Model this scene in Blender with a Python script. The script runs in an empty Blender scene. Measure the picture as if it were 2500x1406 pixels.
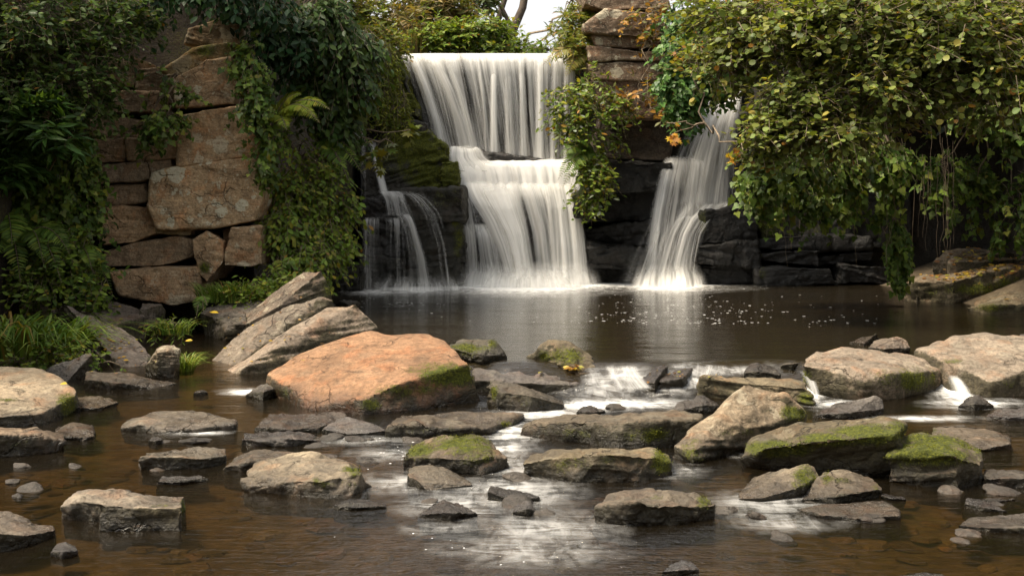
import bpy, bmesh, math, random
import numpy as np
from mathutils import Vector, noise as mnoise

# ------------------------------------------------------------------ camera, sky, sun, exposure
SC = bpy.context.scene
COL = SC.collection
R_ = math.radians
FPX, HZ, ZC = 3000.0, 500.0, 2.0          # focal length and horizon of the photograph in its own pixels; eye height
cam_d = bpy.data.cameras.new('camera')
cam_d.sensor_width = 36.0
cam_d.lens = 36.0 * FPX / 2500.0
cam_d.shift_y = -(703.0 - HZ) / 2500.0
cam_d.clip_end = 2000.0
cam_d.clip_start = 0.1
cam = bpy.data.objects.new('camera', cam_d)
cam.location = (0, 0, ZC)
cam.rotation_euler = (R_(90), 0, 0)
COL.objects.link(cam)
SC.camera = cam

SUN_EL, SUN_AZ = 60.0, 254.0               # azimuth clockwise from +Y: high on the left
world = bpy.data.worlds.new('World')
SC.world = world
world.use_nodes = True
wn = world.node_tree
bg = wn.nodes['Background']
sky = wn.nodes.new('ShaderNodeTexSky')
sky.sky_type = 'NISHITA'
sky.sun_disc = False
sky.sun_elevation = R_(SUN_EL)
sky.sun_rotation = R_(SUN_AZ)
sky.dust_density = 3.5
sky.air_density = 1.0
sky.ozone_density = 1.0
hs = wn.nodes.new('ShaderNodeHueSaturation')
hs.inputs['Saturation'].default_value = 0.06
wn.links.new(sky.outputs[0], hs.inputs['Color'])
wn.links.new(hs.outputs[0], bg.inputs['Color'])
bg.inputs['Strength'].default_value = 0.13

sun_d = bpy.data.lights.new('sun', 'SUN')
sun_d.energy = 3.4
sun_d.angle = R_(18.0)
sun_d.color = (1.0, 0.86, 0.66)
sun = bpy.data.objects.new('sun', sun_d)
_az, _el = R_(SUN_AZ), R_(SUN_EL)
_to = Vector((math.sin(_az) * math.cos(_el), math.cos(_az) * math.cos(_el), math.sin(_el)))
sun.rotation_euler = (-_to).to_track_quat('-Z', 'Y').to_euler()
sun.location = (0, -5, 30)
COL.objects.link(sun)

SC.view_settings.view_transform = 'Standard'
SC.view_settings.look = 'None'
SC.view_settings.gamma = 1.0
SC.view_settings.exposure = 1.08
SC.view_settings.use_curve_mapping = False
SC.render.engine = 'CYCLES'
SC.cycles.use_denoising = True
SC.cycles.transparent_max_bounces = 24
SC.cycles.max_bounces = 8
SC.cycles.sample_clamp_indirect = 6.0
SC.cycles.caustics_reflective = False
SC.cycles.caustics_refractive = False

# ------------------------------------------------------------------ small helpers
rng = np.random.default_rng(11)
random.seed(11)

def P(px, py, Y):                          # pixel of the photograph at depth Y -> point
    return np.array(((px - 1250.0) * Y / FPX, Y, ZC - (py - HZ) * Y / FPX))
def proj(v):                               # points -> pixels
    return np.stack(((v[:, 0] / v[:, 1]) * FPX + 1250.0, HZ - (v[:, 2] - ZC) / v[:, 1] * FPX), 1)

def zlow(Y): return -0.64 + 0.02 * Y       # level of the lower stream
def y_low(py): return 7920.0 / (py - 440.0)
def y_pool(py): return 6000.0 / (py - 500.0)

def _hash(ix, iy, iz):
    h = (ix * 374761393 + iy * 668265263 + iz * 2147483647 + 1013904223) & 0xFFFFFFFF
    h = ((h ^ (h >> 13)) * 1274126177) & 0xFFFFFFFF
    h = ((h ^ (h >> 16)) * 2246822519) & 0xFFFFFFFF
    return ((h ^ (h >> 15)) & 0xFFFFFF) / float(0xFFFFFF)
def vnoise(p):                             # value noise -1..1
    i = np.floor(p).astype(np.int64); f = p - i
    f = f * f * f * (f * (f * 6 - 15) + 10)
    i = i + 100000
    r = 0
    for dx in (0, 1):
        wx = f[:, 0] if dx else 1 - f[:, 0]
        for dy in (0, 1):
            wy = f[:, 1] if dy else 1 - f[:, 1]
            for dz in (0, 1):
                wz = f[:, 2] if dz else 1 - f[:, 2]
                r = r + wx * wy * wz * _hash(i[:, 0] + dx, i[:, 1] + dy, i[:, 2] + dz)
    return r * 2 - 1
def fbm(p, o=4, g=0.5):
    a, s, t = 1.0, 0.0, 0.0
    q = np.array(p, float)
    for k in range(o):
        s = s + a * vnoise(q + 17.3 * k); t += a
        a *= g; q = q * 2.03
    return s / t

def tag(o, label=None, cat=None, group=None, kind=None):
    if label: o['label'] = label
    if cat: o['category'] = cat
    if group: o['group'] = group
    if kind: o['kind'] = kind
    return o
def empty(name, loc=(0, 0, 0)):
    o = bpy.data.objects.new(name, None); COL.objects.link(o)
    o.location = loc
    o.empty_display_size = 0.2
    return o
def adopt(child, parent):
    child.parent = parent
    child.matrix_parent_inverse = parent.matrix_basis.inverted() if parent.type == 'EMPTY' else child.matrix_parent_inverse
    return child
def mesh_from(name, V, faces_flat, loop_tot, smooth=True):
    me = bpy.data.meshes.new(name)
    V = np.asarray(V, np.float32)
    nf = len(loop_tot)
    me.vertices.add(len(V)); me.vertices.foreach_set('co', V.ravel())
    me.loops.add(len(faces_flat)); me.loops.foreach_set('vertex_index', np.asarray(faces_flat, np.int32))
    me.polygons.add(nf)
    st = np.concatenate(([0], np.cumsum(loop_tot)[:-1])).astype(np.int32)
    me.polygons.foreach_set('loop_start', st)
    try: me.polygons.foreach_set('loop_total', np.asarray(loop_tot, np.int32))
    except Exception: pass
    me.polygons.foreach_set('use_smooth', np.full(nf, smooth))
    me.update(calc_edges=True)
    me.validate()
    return me
def put(name, me, mat, parent=None):
    o = bpy.data.objects.new(name, me); COL.objects.link(o)
    if mat: me.materials.append(mat)
    if parent: adopt(o, parent)
    return o
def vattr(me, name, arr, typ='FLOAT'):
    a = me.attributes.new(name, typ, 'POINT')
    if typ == 'FLOAT': a.data.foreach_set('value', np.asarray(arr, np.float32))
    else: a.data.foreach_set('color', np.asarray(arr, np.float32).ravel())

# ------------------------------------------------------------------ node helpers and materials
class NT:
    def __init__(s, name):
        s.m = bpy.data.materials.new(name); s.m.use_nodes = True
        s.t = s.m.node_tree; s.t.nodes.clear()
        s.out = s.n('OutputMaterial')
    def n(s, typ, **kw):
        x = s.t.nodes.new('ShaderNode' + typ)
        for k, v in kw.items():
            if k.startswith('i_'):
                key = k[2:]
                x.inputs[int(key) if key.isdigit() else key.replace('_', ' ')].default_value = v
            else: setattr(x, k, v)
        return x
    def l(s, a, b): s.t.links.new(a, b)
    def val(s, x, inp):
        if hasattr(x, 'is_linked') or hasattr(x, 'links'): s.l(x, inp)
        else: inp.default_value = x
    def math(s, op, a, b=None, clamp=False):
        x = s.n('Math', operation=op); x.use_clamp = clamp
        s.val(a, x.inputs[0])
        if b is not None: s.val(b, x.inputs[1])
        return x.outputs[0]
    def mix(s, f, a, b, typ='MIX'):
        x = s.n('MixRGB', blend_type=typ)
        s.val(f, x.inputs[0]); s.val(a, x.inputs[1]); s.val(b, x.inputs[2])
        return x.outputs[0]
    def ramp(s, f, stops):
        x = s.n('ValToRGB'); e = x.color_ramp.elements
        while len(e) < len(stops): e.new(0.5)
        for k, (p, c) in enumerate(stops):
            e[k].position = p
            e[k].color = (c, c, c, 1) if isinstance(c, (int, float)) else (*c, 1)
        s.l(f, x.inputs[0]); return x.outputs[0]
    def noise(s, vec, scale, det=4, rough=0.55, dist=0.0):
        x = s.n('TexNoise'); x.inputs['Scale'].default_value = scale; x.inputs['Detail'].default_value = det
        x.inputs['Roughness'].default_value = rough; x.inputs['Distortion'].default_value = dist
        s.l(vec, x.inputs['Vector']); return x.outputs[0]
    def scalev(s, vec, sc, rot=(0, 0, 0)):
        x = s.n('Mapping'); x.inputs['Scale'].default_value = sc; x.inputs['Rotation'].default_value = rot
        s.l(vec, x.inputs['Vector']); return x.outputs[0]
    def attr(s, name, typ='GEOMETRY'):
        return s.n('Attribute', attribute_name=name, attribute_type=typ)
    def mixsh(s, f, a, b):
        x = s.n('MixShader'); s.val(f, x.inputs[0]); s.l(a, x.inputs[1]); s.l(b, x.inputs[2]); return x.outputs[0]

def make_rock_mat():
    t = NT('rock'); pos = t.n('NewGeometry').outputs['Position']
    tint = t.n('ObjectInfo').outputs['Color']
    wet = t.attr('wet').outputs['Fac']; moss = t.attr('moss').outputs['Fac']
    lich = t.attr('lichen', 'OBJECT').outputs['Fac']
    big = t.noise(pos, 1.6, 5, 0.6, 0.4)
    fine = t.noise(pos, 22, 6, 0.65)
    strat = t.noise(t.scalev(pos, (1.2, 1.2, 14), (0.12, 0.1, 0)), 2.0, 5, 0.6)
    c = t.mix(1.0, tint, t.ramp(big, [(0.25, 0.62), (0.5, 1.0), (0.75, 1.35)]), 'MULTIPLY')
    c = t.mix(1.0, c, t.ramp(fine, [(0.25, 0.55), (0.5, 1.0), (0.75, 1.42)]), 'MULTIPLY')
    c = t.mix(0.35, c, t.mix(1.0, c, t.ramp(strat, [(0.3, 0.5), (0.5, 1.0), (0.7, 1.25)]), 'MULTIPLY'))
    mid = t.noise(pos, 6.5, 5, 0.65, 0.5)
    c = t.mix(1.0, c, t.ramp(mid, [(0.28, 0.5), (0.46, 0.95), (0.6, 1.08), (0.75, 1.3)]), 'MULTIPLY')
    # rusty and grey patches
    hue = t.noise(pos, 3.1, 4, 0.55, 0.6)
    c = t.mix(t.ramp(hue, [(0.52, 0.0), (0.68, 0.45)]), c, t.mix(1.0, c, (1.25, 0.78, 0.5, 1), 'MULTIPLY'))
    hue2 = t.noise(pos, 2.3, 4, 0.55, 0.9)
    c = t.mix(t.ramp(hue2, [(0.55, 0.0), (0.72, 0.5)]), c, t.mix(1.0, c, (0.72, 0.80, 0.85, 1), 'MULTIPLY'))
    # dark pits
    pit = t.noise(pos, 55, 3, 0.6)
    c = t.mix(t.ramp(pit, [(0.33, 0.6), (0.42, 0.0)]), c, t.mix(1.0, c, (0.35, 0.33, 0.3, 1), 'MULTIPLY'))
    # lichen: round pale blotches and fine speckle
    wt = t.n('TexNoise', i_Scale=8.0); t.l(pos, wt.inputs['Vector']); wv = t.mix(0.16, pos, wt.outputs[1])
    vo = t.n('TexVoronoi', feature='F1'); vo.inputs['Scale'].default_value = 3.0; t.l(wv, vo.inputs['Vector'])
    rnd = t.n('SeparateColor'); t.l(vo.outputs['Color'], rnd.inputs[0])
    rad = t.math('MULTIPLY', t.math('SUBTRACT', rnd.outputs[0], 0.40), 0.80)
    spot = t.math('MULTIPLY', t.math('GREATER_THAN', rad, vo.outputs['Distance']), t.ramp(fine, [(0.36, 0.1), (0.46, 1.0)]))
    vo3 = t.n('TexVoronoi', feature='F1'); vo3.inputs['Scale'].default_value = 7.5; t.l(wv, vo3.inputs['Vector'])
    rn3 = t.n('SeparateColor'); t.l(vo3.outputs['Color'], rn3.inputs[0])
    spot = t.math('MAXIMUM', spot, t.math('MULTIPLY', t.math('GREATER_THAN', t.math('MULTIPLY', t.math('SUBTRACT', rn3.outputs[0], 0.55), 1.0), vo3.outputs['Distance']), t.ramp(fine, [(0.38, 0.1), (0.5, 0.9)])))
    sp2 = t.n('TexVoronoi', feature='F1'); sp2.inputs['Scale'].default_value = 26; t.l(wv, sp2.inputs['Vector'])
    rn2 = t.n('SeparateColor'); t.l(sp2.outputs['Color'], rn2.inputs[0])
    spk = t.math('GREATER_THAN', t.math('MULTIPLY', t.math('SUBTRACT', rn2.outputs[0], 0.62), 1.3), sp2.outputs['Distance'])
    crust = t.math('MULTIPLY', t.ramp(t.noise(pos, 2.4, 6, 0.75, 0.3), [(0.56, 0.0), (0.62, 0.55)]), t.ramp(fine, [(0.42, 0.0), (0.55, 1.0)]))
    allch = t.math('MAXIMUM', t.math('MAXIMUM', spot, t.math('MULTIPLY', spk, 0.6)), crust)
    c = t.mix(t.math('MULTIPLY', allch, lich), c, (0.55, 0.50, 0.36, 1))
    # thin cracks and bedding joints
    ce = t.n('TexVoronoi', feature='DISTANCE_TO_EDGE'); ce.inputs['Scale'].default_value = 1.5
    cw = t.n('TexNoise', i_Scale=3.0, i_Detail=5.0); t.l(pos, cw.inputs['Vector'])
    t.l(t.scalev(t.mix(0.35, pos, cw.outputs[1]), (1.0, 1.0, 2.6), (0.15, 0.1, 0.3)), ce.inputs['Vector'])
    crk = t.math('MULTIPLY', t.ramp(ce.outputs['Distance'], [(0.004, 1.0), (0.022, 0.0)]), t.ramp(t.noise(pos, 1.1, 3, 0.6), [(0.46, 0.0), (0.60, 0.65)]))
    c = t.mix(crk, c, t.mix(1.0, c, (0.22, 0.2, 0.18, 1), 'MULTIPLY'))
    # dark algae tone, with the shade of steep sides painted into the colour
    alg_shade = t.attr('algae').outputs['Fac']
    af = t.ramp(t.math('ADD', alg_shade, t.math('MULTIPLY', t.math('SUBTRACT', t.noise(pos, 7.5, 6, 0.7, 0.4), 0.5), 1.1)), [(0.32, 0.0), (0.58, 0.93)])
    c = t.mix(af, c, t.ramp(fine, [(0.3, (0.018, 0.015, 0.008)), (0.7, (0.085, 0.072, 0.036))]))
    # wet: darker and glossy
    wn_ = t.math('MULTIPLY', wet, 1.0, True)
    c = t.mix(wn_, c, t.mix(1.0, c, (0.36, 0.36, 0.38, 1), 'MULTIPLY'))
    # moss
    mn = t.noise(pos, 30, 4, 0.7)
    mcol = t.ramp(mn, [(0.3, (0.022, 0.026, 0.004)), (0.5, (0.075, 0.086, 0.009)), (0.72, (0.19, 0.195, 0.016))])
    mf = t.ramp(t.math('ADD', moss, t.math('MULTIPLY', t.math('SUBTRACT', mn, 0.5), 0.9)), [(0.30, 0.0), (0.64, 1.0)])
    c = t.mix(mf, c, mcol)
    b = t.n('BsdfPrincipled'); t.l(c, b.inputs['Base Color'])
    rgh = t.math('SUBTRACT', 0.86, t.math('MULTIPLY', wn_, t.math('ADD', 0.38, t.math('MULTIPLY', fine, 0.45))))
    rgh = t.math('MAXIMUM', rgh, t.math('MULTIPLY', mf, 0.95))
    t.l(rgh, b.inputs['Roughness'])
    b.inputs['Specular IOR Level'].default_value = 0.4
    hgt = t.math('ADD', t.math('MULTIPLY', t.noise(pos, 9, 8, 0.68, 0.2), 0.6), t.math('MULTIPLY', strat, 0.22))
    hgt = t.math('ADD', hgt, t.math('MULTIPLY', fine, 0.3))
    hgt = t.math('ADD', hgt, t.math('MULTIPLY', mf, t.math('MULTIPLY', t.noise(pos, 70, 3, 0.7), 0.5)))
    hgt = t.math('SUBTRACT', hgt, t.math('MULTIPLY', crk, 0.5))
    bu = t.n('Bump'); bu.inputs['Strength'].default_value = 1.0; bu.inputs['Distance'].default_value = 0.065
    t.l(hgt, bu.inputs['Height']); t.l(bu.outputs[0], b.inputs['Normal'])
    t.l(b.outputs[0], t.out.inputs[0])
    return t.m

def make_leaf_mat(name='leaf', rough=0.42, trans=0.3):
    t = NT(name); c = t.attr('col').outputs['Color']
    b = t.n('BsdfPrincipled'); t.l(c, b.inputs['Base Color']); b.inputs['Roughness'].default_value = rough
    b.inputs['Specular IOR Level'].default_value = 0.22
    tr = t.n('BsdfTranslucent'); t.l(t.mix(1.0, c, (1.5, 1.4, 0.5, 1), 'MULTIPLY'), tr.inputs[0])
    t.l(t.mixsh(trans, b.outputs[0], tr.outputs[0]), t.out.inputs[0])
    return t.m

def make_bark_mat(name, col):
    t = NT(name); pos = t.n('NewGeometry').outputs['Position']
    nz = t.noise(t.scalev(pos, (14, 14, 3)), 1.5, 5, 0.65)
    c = t.mix(1.0, (*col, 1), t.ramp(nz, [(0.3, 0.45), (0.5, 1.0), (0.7, 1.5)]), 'MULTIPLY')
    b = t.n('BsdfPrincipled'); t.l(c, b.inputs['Base Color']); b.inputs['Roughness'].default_value = 0.85
    bu = t.n('Bump'); bu.inputs['Strength'].default_value = 0.6; bu.inputs['Distance'].default_value = 0.02
    t.l(nz, bu.inputs['Height']); t.l(bu.outputs[0], b.inputs['Normal'])
    t.l(b.outputs[0], t.out.inputs[0]); return t.m

def make_water_mat():
    t = NT('stream_water'); pos = t.n('NewGeometry').outputs['Position']
    foam = t.attr('foam').outputs['Fac']; rip = t.attr('ripple').outputs['Fac']
    # long ripples, drawn out across the view by the slow flow
    n1 = t.noise(t.scalev(pos, (0.55, 4.2, 1)), 1.6, 4, 0.55, 0.5)
    n2 = t.noise(t.scalev(pos, (1.6, 7.0, 1), (0, 0, 0.25)), 2.2, 3, 0.55, 0.8)
    n3 = t.noise(t.scalev(pos, (2.2, 5.0, 1), (0, 0, -0.5)), 3.0, 3, 0.6, 1.2)
    h = t.math('ADD', t.math('MULTIPLY', n1, 0.55), t.math('MULTIPLY', n2, 0.3))
    h = t.math('ADD', h, t.math('MULTIPLY', n3, t.math('MULTIPLY', rip, 0.9)))
    bu = t.n('Bump'); bu.inputs['Distance'].default_value = 0.05
    t.l(t.math('ADD', 0.42, t.math('MULTIPLY', rip, 0.6)), bu.inputs['Strength'])
    t.l(h, bu.inputs['Height'])
    fr = t.n('Fresnel'); fr.inputs['IOR'].default_value = 1.5; t.l(bu.outputs[0], fr.inputs['Normal'])
    gl = t.n('BsdfGlossy'); gl.inputs['Roughness'].default_value = 0.11
    gl.inputs['Color'].default_value = (0.95, 0.95, 0.95, 1); t.l(bu.outputs[0], gl.inputs['Normal'])
    tr = t.n('BsdfTransparent'); tr.inputs[0].default_value = (0.56, 0.45, 0.275, 1)
    body = t.n('BsdfDiffuse'); body.inputs[0].default_value = (0.024, 0.018, 0.009, 1)
    deep = t.mixsh(t.attr('deep').outputs['Fac'], tr.outputs[0], body.outputs[0])
    w = t.mixsh(fr.outputs[0], deep, gl.outputs[0])
    # foam and aerated water
    s1 = t.noise(t.scalev(pos, (1.3, 3.6, 5), (0, 0, 0.5)), 1.5, 5, 0.6, 1.4)
    s2 = t.noise(t.scalev(pos, (4.5, 1.4, 2), (0, 0, -0.5)), 1.6, 4, 0.6, 0.9)
    st = t.math('ADD', t.math('MULTIPLY', s1, 0.6), t.math('MULTIPLY', s2, 0.4))
    ff = t.math('MULTIPLY', foam, t.math('ADD', t.ramp(st, [(0.42, 0.02), (0.64, 1.5)]), t.math('MULTIPLY', foam, 0.7)), True)
    df = t.n('BsdfDiffuse'); df.inputs[0].default_value = (0.80, 0.79, 0.76, 1)
    t.l(t.mixsh(ff, w, df.outputs[0]), t.out.inputs[0])
    return t.m

def make_fall_mat():
    t = NT('falling_water'); uv = t.n('UVMap', uv_map='flow').outputs[0]
    dens = t.attr('dens').outputs['Fac']; edge = t.attr('edge').outputs['Fac']
    a = t.noise(t.scalev(uv, (3.2, 0.14, 1)), 1.0, 3, 0.5, 0.15)
    b = t.noise(t.scalev(uv, (13, 0.28, 1)), 1.0, 3, 0.55, 0.1)
    c = t.noise(t.scalev(uv, (55, 0.6, 1)), 1.0, 2, 0.6)
    st = t.math('ADD', t.math('ADD', t.math('MULTIPLY', a, 0.50), t.math('MULTIPLY', b, 0.36)), t.math('MULTIPLY', c, 0.14))
    al = t.math('ADD', dens, t.math('MULTIPLY', t.math('SUBTRACT', st, 0.5), 3.6), True)
    al = t.math('MULTIPLY', al, edge, True)
    df = t.n('BsdfDiffuse'); df.inputs[0].default_value = (0.82, 0.81, 0.78, 1)
    tl = t.n('BsdfTranslucent'); tl.inputs[0].default_value = (0.80, 0.79, 0.75, 1)
    bu = t.n('Bump'); bu.inputs['Strength'].default_value = 0.35; bu.inputs['Distance'].default_value = 0.08
    t.l(st, bu.inputs['Height']); t.l(bu.outputs[0], df.inputs['Normal'])
    wsh = t.mixsh(0.3, df.outputs[0], tl.outputs[0])
    tr = t.n('BsdfTransparent')
    t.l(t.mixsh(al, tr.outputs[0], wsh), t.out.inputs[0])
    return t.m

def make_ground_mat(name, col, sc=6.0):
    t = NT(name); pos = t.n('NewGeometry').outputs['Position']
    n1 = t.noise(pos, sc, 6, 0.65); n2 = t.noise(pos, sc * 0.2, 4, 0.6)
    c = t.mix(1.0, (*col, 1), t.ramp(n1, [(0.3, 0.45), (0.5, 1.0), (0.7, 1.6)]), 'MULTIPLY')
    c = t.mix(1.0, c, t.ramp(n2, [(0.3, 0.6), (0.7, 1.35)]), 'MULTIPLY')
    b = t.n('BsdfPrincipled'); t.l(c, b.inputs['Base Color']); b.inputs['Roughness'].default_value = 0.8
    bu = t.n('Bump'); bu.inputs['Strength'].default_value = 0.7; bu.inputs['Distance'].default_value = 0.05
    t.l(n1, bu.inputs['Height']); t.l(bu.outputs[0], b.inputs['Normal'])
    t.l(b.outputs[0], t.out.inputs[0]); return t.m

def make_plain(name, col, rough=0.8):
    t = NT(name); pos = t.n('NewGeometry').outputs['Position']
    c = t.mix(1.0, (*col, 1), t.ramp(t.noise(pos, 12, 4), [(0.3, 0.8), (0.7, 1.15)]), 'MULTIPLY')
    b = t.n('BsdfPrincipled'); t.l(c, b.inputs['Base Color']); b.inputs['Roughness'].default_value = rough
    t.l(b.outputs[0], t.out.inputs[0]); return t.m

M = dict(rock=make_rock_mat(), leaf=make_leaf_mat('leaf', 0.45, 0.3), gloss=make_leaf_mat('glossy_leaf', 0.42, 0.25),
         mossblade=make_leaf_mat('moss_blade', 0.8, 0.25),
         bark=make_bark_mat('bark', (0.075, 0.055, 0.038)), twig=make_bark_mat('twig_bark', (0.19, 0.145, 0.095)),
         water=make_water_mat(), fall=make_fall_mat(), bed=make_ground_mat('stream_bed', (0.115, 0.085, 0.05), 8.0),
         soil=make_ground_mat('soil', (0.05, 0.036, 0.022), 5.0), foam=make_plain('foam', (0.8, 0.79, 0.76)))

# ------------------------------------------------------------------ the setting: water, bed, cliffs, ground
_wx = [-30, -4.4, -4.2, -3.6, -3.2, -2.4, -1.5, -0.5, 0.3, 1.0, 2.2, 3.4, 4.2, 5.2, 6.2, 30]
_wy = [60, 40, 29.0, 24.0, 20.3, 17.8, 16.6, 15.6, 15.6, 15.5, 15.6, 15.9, 15.4, 15.9, 15.6, 15.6]
FOAM = []                                   # (px, py, rx, ry, strength, pool) patches of aerated water
for _a in [(1270, 690, 170, 22, 1.8), (1400, 690, 120, 15, 1.3), (1630, 690, 100, 18, 1.6), (1150, 697, 90, 12, .9), (1010, 705, 80, 12, .85), (920, 712, 60, 9, .6), (1520, 692, 80, 10, .8),
           (1300, 705, 230, 13, .35), (1620, 702, 180, 10, .3)]:
    FOAM.append((*_a, 1))
for _a in [(1530, 985, 130, 12, .65), (1500, 955, 110, 18, .3), (1640, 950, 60, 16, .3), (1520, 915, 60, 18, .5), (1780, 905, 80, 10, .45), (1430, 990, 60, 14, .8), (1330, 1010, 90, 14, .55),
           (1250, 1055, 60, 26, .55), (1235, 1100, 60, 30, .38), (1260, 1150, 70, 30, .3), (1250, 1200, 130, 34, .4), (1000, 1180, 110, 24, .3), (1120, 1235, 120, 26, .32), (1300, 1340, 200, 40, .22),
           (1330, 1290, 160, 40, .25), (2340, 955, 45, 26, .95), (2380, 985, 90, 10, .75), (1990, 955, 22, 28, .9), (2040, 985, 70, 10, .45), (2250, 1022, 110, 6, .55), (1870, 1230, 130, 30, .26),
           (1930, 1275, 120, 20, .25), (600, 957, 45, 7, .85), (1650, 1150, 60, 16, .3), (1850, 1110, 60, 14, .22), (950, 1110, 90, 16, .22), (480, 1056, 60, 5, .5), (880, 1075, 120, 10, .22), (1080, 1290, 90, 16, .2)]:
    FOAM.append((*_a, 0))

def water_level(x, Y):
    wy = np.interp(x, _wx, _wy)
    w = 0.35 + 0.35 * (np.abs(x - 1.4) < 2.6)
    t = np.clip((Y - (wy - w)) / (w + 0.1), 0, 1); t = t * t * (3 - 2 * t)
    lo = zlow(np.minimum(Y, 21.0))
    return lo * (1 - t), t

def build_water():
    ys = np.concatenate((np.arange(4.0, 13.5, 0.09), np.arange(13.5, 17.5, 0.035), np.arange(17.5, 34.0, 0.12)))
    xs = np.concatenate((np.arange(-34, -9, 0.8), np.arange(-9, 9, 0.06), np.arange(9, 34, 0.8)))
    X, Yg = np.meshgrid(xs, ys); x, y = X.ravel(), Yg.ravel()
    z, t = water_level(x, y)
    near = np.clip(1 - np.abs(y - 15.0) / 1.2, 0, 1) * (1 - np.clip(np.abs(x - 1.4) - 2.4, 0, 1))
    q = np.stack((x * 1.4, y * 1.6, x * 0), 1)
    z = z + near * 0.10 * fbm(q, 3) * (t < 0.98) + 0.006 * fbm(np.stack((x * 0.9, y * 2.0, x * 0 + 3), 1), 3)
    V = np.stack((x, y, z), 1)
    nx, ny = len(xs), len(ys)
    i = np.arange(nx * ny).reshape(ny, nx)
    F = np.stack((i[:-1, :-1], i[:-1, 1:], i[1:, 1:], i[1:, :-1]), -1).reshape(-1, 4)
    me = mesh_from('stream_water', V, F.ravel(), np.full(len(F), 4))
    px = proj(V)
    foam = np.zeros(len(V))
    for cx, cy, rx, ry, s, pool in FOAM:
        d = ((px[:, 0] - cx) / rx) ** 2 + ((px[:, 1] - cy) / ry) ** 2
        ok = (t > 0.5) if (pool and cy < 800) else (y < 17.2)
        foam = np.maximum(foam, s * np.exp(-d * 1.1) * ok)
    fall = np.clip(t * (1 - t) * 4, 0, 1) * (x > -0.4) * (x < 4.4)
    foam = np.maximum(foam, fall * (0.06 + 0.38 * np.clip(fbm(np.stack((x * 1.8, y * 0.5, x * 0 + 9), 1), 3) * 1.6, -0.5, 1)))
    foam[foam < 0.03] = 0
    rip = np.clip(near * 0.8 + 0.75 * np.exp(-((x - 0.3) / 1.9) ** 2) * (y < 14.2) + 0.5 * foam + np.exp(-((y - 30) / 2.0) ** 2) * 0.4, 0, 1)
    vattr(me, 'foam', foam); vattr(me, 'ripple', rip); vattr(me, 'deep', np.clip(t * 0.45 + 0.24, 0, 1))
    return tag(put('stream_water', me, M['water']), kind='structure')
build_water()

def build_bed():
    xs = np.concatenate((np.arange(-40, -9, 1.0), np.arange(-9, 9, 0.14), np.arange(9, 41, 1.0)))
    ys = np.concatenate((np.arange(3.0, 18, 0.14), np.arange(18, 36, 0.5)))
    X, Yg = np.meshgrid(xs, ys); x, y = X.ravel(), Yg.ravel()
    z, t = water_level(x, y)
    z = z - 0.17 - 0.12 * t + 0.05 * fbm(np.stack((x * 1.3, y * 1.3, x * 0), 1), 4)
    # banks rise left and right
    z = z + np.clip(np.abs(x + 0.3) - 0.62 * y - 1.2, 0, 4) * 0.5 + np.clip(-x - 6.9, 0, 3) * 0.35 * (y > 16.5) + np.clip(x - 8.2, 0, 3) * 0.3 * (y > 23)
    V = np.stack((x, y, z), 1)
    nx, ny = len(xs), len(ys); i = np.arange(nx * ny).reshape(ny, nx)
    F = np.stack((i[:-1, :-1], i[:-1, 1:], i[1:, 1:], i[1:, :-1]), -1).reshape(-1, 4)
    me = mesh_from('stream_bed', V, F.ravel(), np.full(len(F), 4))
    return tag(put('stream_bed', me, M['bed']), kind='structure')
BED = build_bed()

# plain ground beyond the gorge, reaching the horizon: a ring round the gorge
def build_ground():
    bm = bmesh.new()
    def quad(x0, x1, y0, y1, z):
        v = [bm.verts.new((x, y, z)) for x, y in ((x0, y0), (x1, y0), (x1, y1), (x0, y1))]; bm.faces.new(v)
    quad(-600, 600, 33.6, 900, 5.7)
    quad(-600, -15.2, 8, 33.6, 5.7)
    quad(15.2, 600, 8, 33.6, 5.7)
    me = bpy.data.meshes.new('woodland_ground'); bm.to_mesh(me); bm.free()
    return tag(put('woodland_ground', me, M['soil']), kind='structure')
build_ground()

# ------------------------------------------------------------------ rock builder (two steps: hulls are queued, then all remeshed at once)
QUEUE = []
def hull_mesh(groups):
    bm = bmesh.new()
    for pts in groups:
        vs = [bm.verts.new(tuple(p)) for p in pts]
        r = bmesh.ops.convex_hull(bm, input=vs)
        junk = [g for g in r['geom_interior'] + r['geom_unused'] if isinstance(g, bmesh.types.BMVert) and g.is_valid]
        junk = list({g for g in junk})
        if junk: bmesh.ops.delete(bm, geom=junk, context='VERTS')
    bmesh.ops.recalc_face_normals(bm, faces=bm.faces[:])
    me = bpy.data.meshes.new('hull'); bm.to_mesh(me); bm.free()
    return me
def queue_rock(name, groups, tint, voxel=None, parent=None, rough=1.0, smooth=3, moss=(), mossall=0.0, wet=0.0, wetline=None, lichen=0.0, label=None, cat=None, group=None, kind=None, strata=1.0, tufts=0, leaves=None, algae=0.0):
    allp = np.concatenate([np.array(g) for g in groups])
    dim = (allp.max(0) - allp.min(0)); size = float(np.sort(dim)[1])
    if voxel is None: voxel = max(float(dim.max()) / 85.0, 0.006)
    me = hull_mesh(groups)
    o = bpy.data.objects.new('raw', me); COL.objects.link(o)
    md = o.modifiers.new('r', 'REMESH'); md.mode = 'VOXEL'; md.voxel_size = voxel
    QUEUE.append((o, dict(name=name, tint=tint, parent=parent, rough=rough, smooth=smooth, moss=moss, mossall=mossall, wet=wet, wetline=wetline, lichen=lichen,
                          label=label, cat=cat, group=group, kind=kind, size=size, strata=strata, tufts=tufts, voxel=voxel, algae=algae)))

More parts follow.
